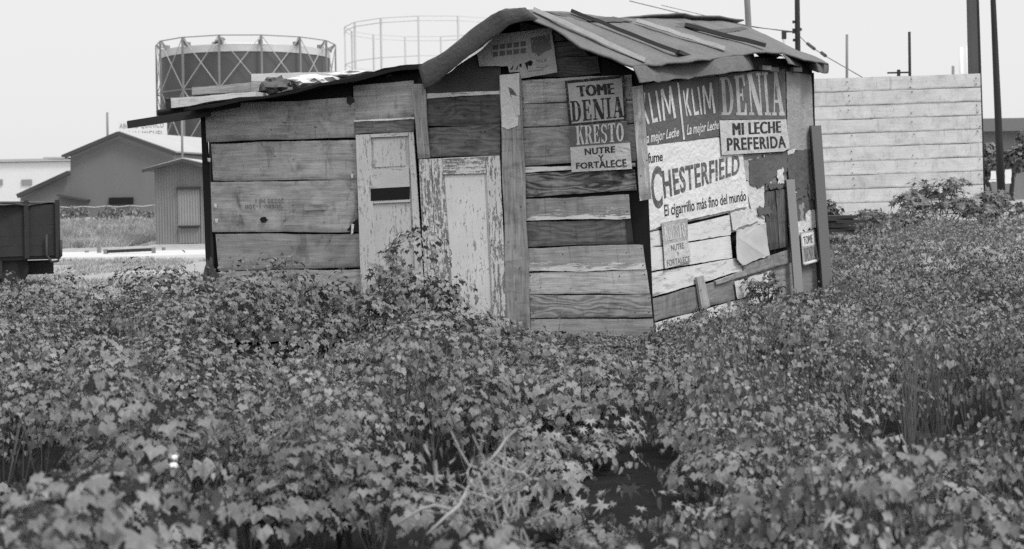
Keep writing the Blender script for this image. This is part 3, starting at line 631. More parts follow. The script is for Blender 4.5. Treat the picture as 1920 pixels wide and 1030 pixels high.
for pts in ([(956, 131), (963, 122), (961, 130)], [(966, 132), (972, 121), (970, 130)], [(984, 118), (990, 116), (989, 133), (986, 124)], [(989, 116), (995, 113), (999, 116), (997, 123), (991, 124)], [(974, 120), (978, 120), (978, 126), (974, 125)]): sheet('torn_hole', pts, FRONT, .0535, .001, M['blk'], mp)
MB().tube([FRONT.hit(1005, 126, .053), FRONT.hit(1018, 127, .053), FRONT.hit(1030, 122, .053)], .002, 4).build('print_line', M['ink_f'], mp); MB().tube([FRONT.hit(990, 134, .053), FRONT.hit(1018, 131, .053)], .002, 4).build('print_line', M['ink_f'], mp)
# newsprint strips on the centre post
ns = signboard('paper_strip', [(937, 141), (974, 137), (974, 168), (971, 236), (952, 243), (941, 238)], FRONT, .047, 'news', 'pale torn paper strip pasted on the upper centre post', 'paper', .002, .003)
sheet('loose_strip', [(958, 178), (974, 181), (975, 216), (967, 218)], FRONT, .052, .002, M['torn'], ns, .002)
sheet('dark_tear', [(953, 163), (961, 167), (970, 180), (958, 183)], FRONT, .0495, .001, M['w_post'], ns)
# side wall posters
G2 = 'posters pasted on the side wall'
k1 = signboard('poster', [(1203, 158), (1271, 152), (1276, 200), (1283, 264.5), (1216, 272.5)], SIDE, .022, 'pap_d', 'dark KLIM poster nearest the corner post of the shack', 'poster', .003, .004, G2)
k2 = signboard('poster', [(1273, 152), (1347, 144), (1350, 256), (1285, 264.5)], SIDE, .024, 'pap_d', 'dark KLIM poster between another KLIM one and the tall DENIA poster', 'poster', .003, .003, G2)
sheet('divider', [(1269.5, 155), (1273, 155), (1284.5, 262), (1281, 263)], SIDE, .0275, .001, M['ink_w'], k2)
def klim(par, q, off, cut=False):
    P = lambda s, t: (q[0][0] * (1 - s) * (1 - t) + q[1][0] * s * (1 - t) + q[2][0] * s * t + q[3][0] * (1 - s) * t, q[0][1] * (1 - s) * (1 - t) + q[1][1] * s * (1 - t) + q[2][1] * s * t + q[3][1] * (1 - s) * t)
    L = {'K': [[(.02, 0), (.055, 0), (.075, 1), (.04, .98)], [(.06, .55), (.15, -.04), (.21, -.02), (.09, .62)], [(.07, .5), (.115, .42), (.215, .97), (.155, 1)]],
         'L': [[(.27, .02), (.32, .02), (.345, .97), (.295, 1)], [(.33, .88), (.45, .84), (.46, .98), (.335, .99)]],
         'I': [[(.47, .0), (.525, .0), (.56, .98), (.51, 1)]],
         'M': [[(.62, .02), (.68, -.01), (.675, 1), (.62, .98)], [(.645, .02), (.69, -.01), (.83, .72), (.80, .85)], [(.80, .78), (.86, -.05), (.91, -.04), (.84, .85)], [(.86, -.04), (.915, -.04), (1.0, .98), (.93, 1)]]}
    V, F, Z = [], [], []
    for i, pg in enumerate([p for c in L for p in L[c]]):
        b = len(V); V += [SIDE.hit(*P(s, t), off + .0002 * i) for s, t in pg]; F.append(tuple(range(b + len(pg) - 1, b - 1, -1)))
    mesh('lettering', V, F, M['ink_w'], par)
klim(k1, [(1196, 178), (1264, 162), (1268, 222), (1205, 236)], .0255); klim(k2, [(1279, 170), (1339, 156), (1342, 213), (1285, 219)], .0275)
text('La mejor Leche', [(1206, 250), (1273, 239), (1274, 261), (1208, 277)], SIDE, .0255, M['ink_w'], k1, .02, 1.0, .35); text('La mejor Leche', [(1287, 234), (1348, 226), (1349, 247), (1288, 260)], SIDE, .0275, M['ink_w'], k2, .02, 1.0, .35)
dp = signboard('poster', [(1347.5, 140), (1472, 130), (1474.5, 223), (1348, 225)], SIDE, .027, 'pap_d', 'tall dark DENIA poster with big white letters under the eave', 'poster', .003, .003, G2)
slab('DENIA', [(1349, 146), (1465, 131), (1472, 217), (1353, 216)], SIDE, .0285, M['ink_p'], dp)
cp = signboard('poster', [(1213, 273), (1353, 257), (1393, 291), (1404, 387), (1300, 410), (1240, 424), (1214, 435)], SIDE, .018, 'pap', 'white cigarette poster on the side wall reading CHESTERFIELD', 'poster', .003, .004, G2)
text('fume', [(1214, 287), (1243, 284), (1243, 302), (1216, 307)], SIDE, .0205, M['ink'], cp, .015, .95)
text('C', [(1220, 314), (1240, 310), (1243, 390), (1223, 392)], SIDE, .0205, M['ink_g'], cp, .03)
text('HESTERFIELD', [(1241, 320), (1387, 290), (1386, 326), (1246, 373)], SIDE, .0205, M['ink_g'], cp, .03, 1.12)
text('El cigarrillo más fino del mundo', [(1245, 384), (1398, 357), (1400, 382), (1247, 413)], SIDE, .0205, M['ink'], cp, .012, 1.0)
ml = signboard('sign', [(1349, 226), (1474.5, 224), (1478, 255), (1481, 278), (1470, 284), (1354, 291)], SIDE, .04, 'pap_l', 'light sign reading MI LECHE PREFERIDA with a torn corner', 'sign', group=G1)
text('MI LECHE', [(1374, 231), (1463, 227), (1464, 249), (1375, 254)], SIDE, .0415, M['ink'], ml, .055, 1.12); text('PREFERIDA', [(1363, 259), (1472, 255), (1474, 277), (1364, 283)], SIDE, .0415, M['ink'], ml, .035, 1.12)
kp = signboard('poster', [(1240, 418), (1289, 409), (1290, 449), (1297, 490), (1247, 504), (1244, 459)], SIDE, .03, 'pap_l', 'small faded KRESTO poster on the white boards of the side wall', 'poster', .002, .003, G2)
sheet('band', [(1240, 418), (1289, 409), (1290, 449), (1244, 458)], SIDE, .0315, .001, M['pap_m'], kp); sheet('band_face', [(1243.5, 422), (1286, 414), (1287, 445), (1247, 453)], SIDE, .0325, .001, M['pap_m'], kp)
slab('KRESTO', [(1245, 425), (1284, 417), (1286, 444), (1248, 452)], SIDE, .0335, M['ink_w'], kp)
text('NUTRE', [(1258, 460), (1282, 455), (1283, 466), (1259, 471)], SIDE, .0315, M['ink_f'], kp, .015); text('Y', [(1269, 473), (1274, 472), (1274, 480), (1269, 481)], SIDE, .0315, M['ink_f'], kp, .015); text('FORTALECE', [(1250, 488), (1293, 480), (1294, 491), (1251, 500)], SIDE, .0315, M['ink_f'], kp, .015)
td = signboard('sign', [(1501, 436), (1527, 431), (1535, 491), (1506, 499)], SIDE, .05, 'pap_m', 'small weathered TOME DENIA sign between the two leaning poles', 'sign', group=G1)
sheet('face', [(1503, 439), (1525.5, 435), (1528, 459), (1505, 463)], SIDE, .0515, .001, M['pap'], td); text('TOME', [(1506, 444), (1523, 440), (1524, 455), (1508, 459)], SIDE, .053, M['ink_g'], td, .03); slab('DENIA', [(1507, 466), (1528, 461), (1531, 485), (1510, 491)], SIDE, .0515, M['ink_f'], td)
MB().tube([SIDE.hit(1507, 496, .06), SIDE.hit(1535, 488, .06)], .02, 8).build('rolled_edge', M['torn'], td, smooth=True)
# stencilled marks on the crate board (upside down), a pale label and a burnt knot
lb = [o for o in bpy.data.objects if o.name.startswith('wall_board')][2]
R180 = lambda x, y: (1 - x, 1 - y)
text('20250 NI I', [(479, 373), (532, 372), (532, 381), (479, 382)], FRONT, .022, M['ink_f'], lb, .02, 1.1, 0, R180); text('00880-1-20II', [(460, 384), (528, 383), (528, 391), (460, 392)], FRONT, .022, M['ink_f'], lb, .015, 1.1, 0, R180); text('ISZ', [(441, 415), (456, 414), (456, 421), (441, 422)], FRONT, .022, M['ink_f'], lb, .02, 1.1, 0, R180)
sheet('pale_label', [(571, 384), (612, 383), (612, 394), (571, 395)], FRONT, .0225, .001, M['w_pale'], lb)
sheet('knot', [(487, 412), (491, 407), (498, 407), (502, 412), (498, 417), (491, 418)], FRONT, .0225, .001, M['blk'], lb, .004, seg=.01); sheet('broken_corner', [(650, 432), (664, 415), (671, 410), (672, 436)], FRONT, .024, .001, M['blk'], lb); sheet('splinter', [(659, 420), (664, 421), (662, 437), (658, 441)], FRONT, .027, .002, M['torn'], lb)

# ------------------------------------------------------------------ two poles leaning at the side wall
def leaning(name, a, b, wd, m, label, off0, off1):
    p, q = SIDE.hit(*a, off0), SIDE.hit(*b, off1); q.z = min(q.z, g1(q.x, q.y) - .02)
    mb = MB(); k = 5
    for i in range(k): mb.beam(p.lerp(q, i / k), p.lerp(q, (i + 1) / k), wd + .0006 * i, wd * .8 + .0006 * i)
    return mb, props(mb.build(name, M[m], loc=q), label, 'pole')
leaning('wooden_pole', (1481, 337), (1499, 575), .10, 'w_postp', 'pale squared pole leaning against the side wall, left of the small sign', .06, .12)
leaning('wooden_pole', (1529, 236), (1552, 560), .12, 'w_post', 'tall weathered pole at the far end of the side wall, right of the small sign', .10, .16)
MB().beam(SIDE.hit(1521, 236, .02), SIDE.hit(1540, 580, .02), .08, .05).build('corner_post', M['w_blk'], SH)

# ------------------------------------------------------------------ board fence and poles at the right
FP = Plane((0, 30, 0), (0, -1, 0), (1, 0, 0))
bf = thing('board_fence', at(1690, 430, 30), 'tall pale fence of wide horizontal boards standing behind the weeds', 'fence')
tl, tr, br, bl = (1480, 150), (1838, 138), (1846, 425), (1500, 437)
nb = 11
sheet('gap_dark_sheet', [(1482, 151), (1836, 139.5), (1845, 425), (1502, 436)], FP, -.045, .02, M['w_blk'], bf)  # black sheet added behind the boards so sky doesn't show through the gaps
for i in range(nb):
    a, b = i / nb, (i + 1) / nb - .0018
    L = lambda p, q, t: (p[0] + (q[0] - p[0]) * t, p[1] + (q[1] - p[1]) * t)
    board('fence_board', [L(tl, bl, a), L(tr, br, a), L(tr, br, b), L(tl, bl, b)], FP, .006 * (i % 2), .025, M['w_fence'], bf, jit=.006, cup=.004)
mb = MB()
for i in range(nb):
    for cx in (1590, 1708, 1832):
        for t in (.25, .75):
            x0, x1 = L(tl, bl, (i + t) / nb), L(tr, br, (i + t) / nb); f = (cx - 1480) / 358; c = FP.hit(x0[0] + (x1[0] - x0[0]) * f + rnd.uniform(-3, 3), x0[1] + (x1[1] - x0[1]) * f + rnd.uniform(-3, 3), .02); mb.box(c, (.022, .006, .022)) if rnd.random() < .55 else None
mb.build('nail_row', M['nail'], bf)
def pole(name, x0, y0, x1, y1, Y, r0, r1, m, label, cat='pole', square=False, up=0, group=None, sides=10):
    a, b = at(x0, y0, Y), at(x1, y1, Y)
    d = (b - a); 
    b = a + d * ((g1(b.x, b.y) - .05 - a.z) / d.z); a = a - d.normalized() * up
    mb = MB()
    if square: mb.beam(a, b, r0 * 2, r0 * 2)
    else: mb.tube([a.lerp(b, t) for t in (0, .25, .5, .75, 1)], [r0 + (r1 - r0) * t for t in (0, .25, .5, .75, 1)], sides)
    return props(mb.build(name, M[m], loc=b, smooth=not square), label, cat, group)
pole('timber_post', 1824, 22, 1826.5, 140, 30.4, .10, .10, 'pole_m', 'thick squared grey post rising above the right end of the board fence', 'post', True, 1.5)
pole('iron_post', 1834, 22, 1846, 388, 30.15, .025, .03, 'pole_d', 'thin dark post along the right edge of the board fence', 'post', False, 1.5)
pole('utility_pole', 1863, 22, 1878, 372, 35, .055, .1, 'pole_d', 'dark tapering pole right of the board fence', 'pole', False, 2)
pole('utility_pole', 1402, 22, 1404, 60, 42, .085, .11, 'pole_g', 'short visible pole top just behind the roof ridge', 'pole', False, 2)
up2 = pole('utility_pole', 1495, 22, 1496, 110, 44, .075, .1, 'pole_d', 'utility pole with dark insulators behind the low end of the roof', 'pole', False, 2)
mb = MB()
for x, y in ((1488, 41), (1488, 56), (1488, 60), (1489, 75), (1501, 55)): mb.tube([at(x, y - 2, 44), at(x, y + 3, 44)], .045, 6).beam(at(x, y + 1, 44), at(1495, y + 1, 44), .03, .03)
mb.build('insulator', M['porc'], up2); MB().box(at(1470, 66, 44), (.13, .12, .25)).beam(at(1470, 60, 44), at(1494, 60, 44), .03, .04).build('transformer_box', M['iron_d'], up2)
pole('slim_pole', 1588, 65, 1588, 150, 38, .035, .04, 'pole_g', 'slim grey pole rising behind the left half of the board fence', 'pole')
sp = pole('slim_pole', 1705, 60, 1706, 145, 36, .035, .035, 'pole_d', 'slim dark pole with a short side arm behind the board fence', 'pole')
MB().beam(at(1664, 137, 36), at(1704, 136, 36), .04, .04).beam(at(1685, 131, 36), at(1685, 145, 36), .07, .07).build('side_arm', M['pole_d'], sp)
pole('chimney', 1787, 124, 1787, 150, 160, .16, .16, 'pole_g', 'shortest grey chimney beyond the right end of the board fence', 'chimney', False)
pole('chimney', 1802, 89, 1802, 150, 170, .24, .24, 'iron_pp', 'wide pale chimney far beyond the board fence', 'chimney', False); pole('chimney', 1813.5, 86, 1813.5, 150, 165, .17, .17, 'iron_pp', 'tallest pale chimney, close beside the thick grey post', 'chimney', False)
pole('slim_pole', 1470, 60, 1470, 110, 60, .06, .06, 'iron_p', 'faint pale pole behind the roof, left of the insulators', 'pole')
def cable(pts, r, label, beads=()):
    P = [at(*p) for p in pts]; mb = MB(); mb.tube(P, r, 5)
    for p in beads:
        a = at(*p[:3]); b = at(*p[3:]); mb.tube([a, b], .05, 6)
    props(mb.build('cable', M['wire'], loc=P[0]), label, 'cable')
cable([(1180, 2, 46), (1262, 22, 46), (1345, 40, 45), (1420, 52, 44), (1490, 60, 44)], .014, 'thick cable running from the utility pole to the left above the roof ridge')
cable([(1240, 10, 43), (1400, 48, 42), (1450, 56, 43), (1490, 61, 44)], .009, 'thin cable between the two poles behind the roof')
cable([(1497, 66, 44), (1515, 84, 43), (1545, 104, 41), (1580, 124, 39), (1625, 150, 36.5)], .012, 'sloping guy wire with two dark insulators running down to the fence', ((1514, 82, 43, 1527, 92, 42.3), (1540, 99, 41.3, 1548, 105, 41)))

# ------------------------------------------------------------------ far right: low building, tree, hung washing
def foliage(centers, n, s, mat, name, parent=None, loc=None, lobes=5, seed=0, flatten=.5):
    """leaf-sized blades spread through lumpy ellipsoids"""
    r = np.random.default_rng(seed); V0, F0 = LEAF[lobes]; Vs, Fs, b = [], [], 0
    for (c, rad, share) in centers:
        k = int(n * share); d = r.normal(size=(k, 3)); d /= np.linalg.norm(d, axis=1)[:, None]
        rr = r.random(k) ** .4
        P = np.array(c) + d * rr[:, None] * np.array(rad); az = np.arctan2(d[:, 1], d[:, 0]) + r.normal(0, .6, k)
        V, F = leaves(P, az, r.normal(.5, .35, k) + (1 - d[:, 2]) * .3, s * r.uniform(.6, 1.25, k), r, lobes); Vs.append(V); Fs.append(F + b); b += len(V)
    return big(name, np.concatenate(Vs), np.concatenate(Fs), mat, loc if loc is not None else (0, 0, 0), parent)
def leaf_shape(kind):
    if kind == 5:   tips = [(-122, .66), (-64, .88), (0, 1), (64, .88), (122, .66)]; notch = .80
    elif kind == 7: tips = [(-130, .6), (-88, .8), (-44, .95), (0, 1), (44, .95), (88, .8), (130, .6)]; notch = .38
    else:           tips = [(-75, .35), (-30, .7), (0, 1), (30, .7), (75, .35)]; notch = None
    pts = [(0, 0, 0)]; out = []
    for i, (a, r) in enumerate(tips):
        if i and notch:
            out.append(((a + tips[i - 1][0]) / 2, notch * (.9 if kind == 5 else 1)))
        if kind == 5: out.extend([(a - 13, r * .88), (a + 1, r), (a + 15, r * .86)])
        else: out.append((a, r))
    for a, r in out:
        t = math.radians(a); x, y = r * math.sin(t), r * math.cos(t); pts.append((x, y, -.34 * (x * x + y * y) + .20 * abs(x) + (.07 if len(pts) % 2 else -.05)))
    F = [(0, i + 1, i) for i in range(1, len(pts) - 1)]
    return np.array(pts), np.array(F)
LEAF = {k: leaf_shape(k) for k in (5, 7, 3)}
def leaves(P, az, tilt, s, r, kind=5):
    V0, F0 = LEAF[kind]; k = len(P)
    o = np.stack([np.cos(az), np.sin(az), np.zeros(k)], 1); up = np.array([0, 0, 1.0])
    ct, st = np.cos(tilt)[:, None], np.sin(tilt)[:, None]
    l = o * ct - up * st; nn = up * ct + o * st; sd_ = np.cross(l, nn)
    ro = r.normal(0, .22, k)[:, None]; sd2 = sd_ * np.cos(ro) + nn * np.sin(ro); nn2 = np.cross(sd2, l)
    bend = r.uniform(.8, 2.4, k)[:, None, None]
    V = P[:, None, :] + s[:, None, None] * (sd2[:, None, :] * V0[None, :, 0:1] + l[:, None, :] * V0[None, :, 1:2] + nn2[:, None, :] * V0[None, :, 2:3] * bend)
    F = F0[None] + (np.arange(k) * len(V0))[:, None, None]
    return V.reshape(-1, 3), F.reshape(-1, 3)

hb = thing('low_building', at(1880, 330, 62), 'low building with a dark roof at the right edge, behind a tree', 'building')
a = at(1836, 246, 62); hx = a.x; z0 = g1(hx + 5, 62)
MB().box((hx + 5, 65, (z0 + a.z) / 2), (10, 6, a.z - z0)).build('wall', M['kio'], hb)
t = at(1836, 216, 62).z; MB().add([(hx - .4, 61.3, a.z - .05), (hx + 10.4, 61.3, a.z - .05), (hx + 10.4, 65, t), (hx - .4, 65, t), (hx + 10.4, 68.7, a.z - .05), (hx - .4, 68.7, a.z - .05)], [(0, 1, 2, 3), (3, 2, 4, 5), (0, 3, 5), (1, 4, 2)]).build('roof', M['ware_t'], hb)
def tree(loc, H, R, label, seed, trunk=.1, nleaf=1500, s=.16, m='leaf3'):
    x, y = loc; z = g1(x, y); t = thing('tree', (x, y, z), label, 'tree'); r = random.Random(seed)
    mb = MB(); mb.tube([(x, y, z - .1), (x + .1, y, z + H * .3), (x, y + .1, z + H * .65)], [trunk, trunk * .8, trunk * .4], 7); cs = []
    for k in range(6):
        an = r.random() * 6.3; e = Vector((x + math.cos(an) * R * .7, y + math.sin(an) * R * .7, z + H * r.uniform(.5, .95))); mb.tube([(x, y, z + H * .35), Vector((x, y, z + H * .45)).lerp(e, .5), e], [trunk * .5, trunk * .35, .02], 5)
        cs.append((tuple(e), (R * .5, R * .5, H * .2), 1 / 6))
    mb.build('trunk', M['stem_d'], t, smooth=True); foliage(cs, nleaf, s, M[m], 'crown', t, seed=seed)
p = at(1893, 300, 54); tree((p.x, 54), 2.7, 1.2, 'dark leafy tree before the low building, right of the dark tapering pole', 4)
p = at(1852, 330, 50); tree((p.x, 50), 1.5, .45, 'small dark bush just right of the board fence end', 6, .05, 500, .12)
wl = thing('washing_line', at(1862, 345, 46), 'line of white washing hung beyond the end of the board fence', 'washing line')
MB().tube([at(1850, 318, 46), at(1866, 320, 46), at(1900, 316, 46)], .01, 4).build('line', M['wire'], wl)
for q in ([(1858, 321), (1867, 320), (1868, 336), (1857, 337)], [(1870, 320), (1877, 319), (1878, 345), (1870, 343)], [(1885, 318), (1896, 317), (1896, 344), (1885, 345)], [(1854, 338), (1868, 337), (1868, 341), (1855, 342)]):
    pl = Plane((0, 46, 0), (0, -1, 0), (1, 0, 0)); sheet('cloth', q, pl, 0, .02, M['cloth'], wl, .02, seg=.1)

# ------------------------------------------------------------------ gas holders
def gasholder(cx, Y, Rf, zt, npost, label, mats, tank=None, rings=(1.0,), phase=0.0, pr=.16, brace=True, truss=.5):
    x = (cx - 960) / FPX * Y; z0 = g1(x, Y); t = thing('gas_holder', (x, Y, z0), label, 'gas holder')
    P = [(x + Rf * math.cos(phase + 2 * math.pi * k / npost), Y + Rf * math.sin(phase + 2 * math.pi * k / npost)) for k in range(npost)]
    for a, b in P:
        mb = MB(); mb.box((a, b, (z0 + zt) / 2), (pr * 2, pr * 2, zt - z0), math.atan2(b - Y, a - x)); mb.build('column', M[mats[0]], t)
    for f in rings:
        mb = MB(); z = z0 + (zt - z0) * f
        for k in range(npost):
            a, b = P[k], P[(k + 1) % npost]; mb.beam((*a, z), (*b, z), .1, .13)
            if truss and f == 1.0: mb.beam((*a, z - truss), (*b, z - truss), .1, .14)
        mb.build('ring_girder', M[mats[1]], t)
    if brace:
        mb = MB()
        lv = sorted(rings)
        for k in range(npost):
            for lo, hi in zip(lv[:-1], lv[1:]):
                a, b = P[k], P[(k + 1) % npost]; A = lambda q, f: (*q, z0 + (zt - z0) * f)
                mb.beam(A(a, lo), A(b, hi), .08, .09); mb.beam(A(b, lo), A(a, hi), .085, .095)
        mb.build('cross_brace', M[mats[2]], t)
    if tank:
        Rt, zk = tank; n = 64
        ring = lambda R, z: [(x + R * math.cos(2 * math.pi * k / n), Y + R * math.sin(2 * math.pi * k / n), z) for k in range(n)]
        V = ring(Rt, z0) + ring(Rt, zk - 1); F = [(k, (k + 1) % n, n + (k + 1) % n, n + k) for k in range(n)]
        mesh('tank', V, F, M['gaso'], t, smooth=True)
        V = ring(Rt + .08, zk - 1) + ring(Rt + .08, zk) + ring(Rt * .5, zk + .8) + [(x, Y, zk + 1.0)]
        F = [(k + o, (k + 1) % n + o, n + (k + 1) % n + o, n + k + o) for o in (0, n) for k in range(n)] + [(2 * n + k, 2 * n + (k + 1) % n, 3 * n) for k in range(n)]
        mesh('tank_crown', V, F, M['gaso_w'], t)
        mb = MB()
        for a, b in P:
            d = Vector((a - x, b - Y, 0)).normalized(); q = Vector((x, Y, 0)) + d * (Rt - .1)
            mb.beam((q.x, q.y, zk + .05), (a - d.x * .1, b - d.y * .1, zk + 1.1), .25, .3).box((q.x, q.y, zk + .3), (.8, .5, .5), math.atan2(d.y, d.x))
        mb.build('guide_carriage', M['iron'], t)
        q = at(418, 75, Y - 6); mb = MB().beam(at(400, 83, Y - 6), at(420, 72, Y - 6), 2.2, .15).beam(at(405, 84, Y - 6), at(414, 76, Y - 6), .2, .2); mb.build('hatch', M['iron'], t)
    return t
zt1 = at(464, 66, 188).z
gasholder(467, 200, 12.55, zt1, 14, 'dark round gas tank inside a braced iron guide frame', ('iron', 'iron', 'iron_p'), (11.75, at(464, 82, 188.3).z), (.02, .36, .70, 1.0), .12, .115, True, 0)
gasholder(812, 262, 15.8, at(780, 30, 246).z, 14, 'empty pale gas holder frame of tall thin columns', ('iron_haze', 'iron_haze', 'iron_haze'), None, (.55, .79, 1.0), .15, .16, False, .8)  # pale iron colour stands in for haze over the far frame

# ------------------------------------------------------------------ warehouse, sign, chimney, kiosk, white building
wh = thing('warehouse', at(230, 421, 100), 'grey gabled warehouse with a lean-to, behind the wire fence', 'warehouse')
Y = 100; zg = g1(-27, Y) - .2
W = lambda x, y, d=0: at(x, y, Y + d)
def wallpoly(pts, y, m, par, name='wall', th=.2):
    n_ = len(pts); V = [(p[0], y, p[1]) for p in pts] + [(p[0], y + th, p[1]) for p in pts]
    mesh(name, V, [tuple(range(n_)), tuple(range(2 * n_ - 1, n_ - 1, -1))] + [(i, i + n_, (i + 1) % n_ + n_, (i + 1) % n_) for i in range(n_)], m, par)
XZ = lambda x, y: (W(x, y).x, W(x, y).z)
wallpoly([(XZ(132, 400)[0], zg), (XZ(328, 400)[0], zg), XZ(328, 288), XZ(224, 253), XZ(132, 292)], Y, M['ware'], wh)
wallpoly([(XZ(38, 400)[0], zg), (XZ(131.8, 400)[0], zg), XZ(131.8, 325), XZ(38, 366)], Y, M['ware'], wh)
ap, le, re = W(224, 249), W(120, 293), W(330, 287); ln = Vector((12, 45, 0))
mb = MB(); mb.add([ap, le, le + ln, ap + ln, re, re + ln], [(0, 1, 2, 3), (0, 3, 5, 4)]); o = mb.build('roof', M['ware_r'], wh); s = o.modifiers.new('t', 'SOLIDIFY'); s.thickness = .12
mb = MB(); f = Vector((0, -.35, -.08)); mb.beam(ap + f, le + f, .3, .28).beam(ap + f, re + f, .31, .29); mb.build('bargeboard', M['ware_t'], wh)
mb = MB(); mb.beam(W(132, 322) + f, W(36, 366) + f, .3, .3); mb.build('bargeboard', M['ware_t'], wh)
a_, b_ = W(134, 321), W(34, 366); o = MB().add([a_, b_, b_ + ln * .6, a_ + ln * .6], [(0, 1, 2, 3)]).build('lean_to_roof', M['ware_r'], wh); s = o.modifiers.new('t', 'SOLIDIFY'); s.thickness = .1
c = W(328, 400); e = c + ln; wallpoly_r = MB().add([(c.x, c.y + .2, zg), (e.x, e.y, zg), (e.x, e.y, re.z - .1), (c.x, c.y + .2, re.z - .1)], [(0, 1, 2, 3)]).build('wall', M['ware'], wh)
MB().box(W(227, 377, -.12), (45 / 26.4, .2, 13 / 26.4)).build('window', M['blk'], wh)
MB().beam(W(110, 366, -.3), W(167, 376, -.3), 1.0, .12).build('awning', M['ware_t'], wh); MB().box(W(107, 297, -.2), (35 / 26.4, 2.0, .12)).build('canopy', M['iron_p'], wh)
# sign board behind the warehouse roof
sg = Plane((0, 130, 0), (0, -1, 0), (1, 0, 0))
sb = props(sheet('roof_sign', [(221, 228), (312, 226), (313, 262), (221, 265)], sg, 0, .15, M['iron_pp']), 'white two-line sign board rising behind the warehouse roof', 'sign')
text('ABONO QUIMICO', [(224, 232), (307, 230), (307, 241), (224, 243)], sg, .02, M['iron'], sb, .01, 1.15); text('SAN MIGUEL', [(240, 246.5), (306, 245), (306, 256), (240, 258)], sg, .02, M['iron'], sb, .01, 1.15)
mb = MB()
for x in (230, 300): mb.beam((at(x, 262, 130.4).x, 130.4, 0), at(x, 240, 130.4), .2, .2)
mb.build('support', M['iron'], sb)
pole('chimney', 201, 211, 202, 268, 112, .09, .1, 'pole_g', 'thin stove pipe standing up behind the warehouse roof slope', 'pipe')
pole('slim_pole', 341, 224, 342, 300, 52, .04, .05, 'pole_g', 'slim grey pole directly behind the corrugated kiosk', 'pole')
wb = thing('white_building', at(60, 400, 150), 'low white flat-roofed building at the far left edge', 'building')
a_, b_ = at(-40, 306, 150), at(140, 303, 150); zz = 0.5
MB().box(((a_.x + b_.x) / 2, 156, (a_.z + zz) / 2), (b_.x - a_.x, 12, a_.z - zz)).build('wall', M['wht'], wb); MB().box(((a_.x + b_.x) / 2, 156, a_.z + .2), (b_.x - a_.x + .6, 12.6, .3)).build('roof', M['iron_p'], wb)
for x in (-5, 50, 100): MB().box(at(x, 342, 149.95), (1.1, .16, .6)).build('window', M['glass'], wb)
# corrugated kiosk
def corrugated(x0, x1, y, zb, top, m, par, name, wave=.09, amp=.018):
    nx = int((x1 - x0) / wave * 5); V, F = [], []
    for i in range(nx + 1):
        x = x0 + (x1 - x0) * i / nx; yy = y + amp * math.sin(2 * math.pi * (x - x0) / wave); V += [(x, yy, zb), (x, yy, top(x))]
    F = [(2 * i, 2 * i + 2, 2 * i + 3, 2 * i + 1) for i in range(nx)]
    return mesh(name, V, F, m, par, smooth=True)
kY = 46; ko = thing('kiosk', at(341, 462, kY), 'small corrugated iron kiosk with a shuttered door on a concrete base', 'kiosk')
xl, xr = at(291, 400, kY).x, at(393, 400, kY).x; xa = at(342, 300, kY).x; za, ze = at(342, 303, kY).z, at(292, 318, kY).z; zb = at(341, 458, kY).z
top_ = lambda x: ze + (za - ze) * (1 - abs(x - xa) / (xr - xa)) if True else 0
corrugated(xl, xr, kY, zb, top_, M['kio'], ko, 'wall')
MB().box((xl + .02, kY + 1.1, (zb + ze) / 2), (.03, 2.1, ze - zb)).box((xr - .02, kY + 1.1, (zb + ze) / 2), (.03, 2.1, ze - zb)).box(((xl + xr) / 2, kY + 2.18, (zb + ze) / 2), (xr - xl, .03, ze - zb)).build('wall', M['kio'], ko)
el, er_, ea = at(266, 321, kY - .4), at(418, 318, kY - .4), at(342, 299, kY - .4); bk = Vector((0, 3.0, 0))
o = MB().add([ea, el, el + bk, ea + bk, er_, er_ + bk], [(0, 1, 2, 3), (0, 3, 5, 4)]).build('roof', M['ware_r'], ko); s = o.modifiers.new('t', 'SOLIDIFY'); s.thickness = .06
MB().beam(el, ea + Vector((0, 0, -.03)), .05, .1).beam(ea + Vector((0, -.002, -.03)), er_, .051, .101).build('bargeboard', M['ware_t'], ko)
dx0, dx1 = at(334, 400, kY).x, at(375, 400, kY).x; dz0, dz1 = at(354, 424, kY).z, at(354, 355, kY).z
kd = corrugated(dx0, dx1, kY - .04, dz0, lambda x: dz1, M['kio_d'], ko, 'door'); corrugated(dx0, dx1, kY - .035, zb + .02, lambda x: dz0 - .06, M['kio'], ko, 'door')
MB().box(at(353, 353, kY - .08), (.78, .1, .07)).build('lintel', M['iron_d'], ko); MB().box(at(355, 424.5, kY - .08), (.7, .1, .05)).build('sill', M['iron_d'], ko)
MB().box(((xl + xr) / 2 + .3, kY + .9, zb - .17), (xr - xl + .8, 2.8, .33)).build('base', M['conc'], ko)

# ------------------------------------------------------------------ wire fence, low barrier, stakes
wf = thing('wire_fence', at(200, 420, 58), 'sagging wire mesh fence in front of the warehouse', 'fence')
xs = [at(x, 385, 58).x for x in range(-20, 420, 44)]; zt_ = at(200, 388, 58).z
for i, x in enumerate(xs): MB().tube([(x, 58, g1(x, 58) - .1), (x, 58, zt_ + .05)], .035, 6).build('post', M['iron'], wf)
mb = MB()
for i in range(len(xs) - 1): mb.tube([(xs[i], 58, zt_ + .03), ((xs[i] + xs[i + 1]) / 2, 58, zt_ - .02), (xs[i + 1], 58, zt_ + .03)], .025, 5)
mb.build('top_rail', M['iron_p'], wf)
mb = MB(); zb_ = g1(xs[0], 58); x0, x1 = xs[0], xs[-1]; H = zt_ - zb_; k = 0
st = .22
xx = x0
while xx < x1:
    mb.beam((xx, 58, zb_), (xx + H, 58, zt_), .012, .012); mb.beam((xx + H, 58.02, zb_), (xx, 58.02, zt_), .012, .012); xx += st
mb.build('wire_mesh', M['iron'], wf)
lb_ = thing('low_barrier', at(245, 489, 36.5), 'low wooden rail on short posts beside the pale path', 'barrier')
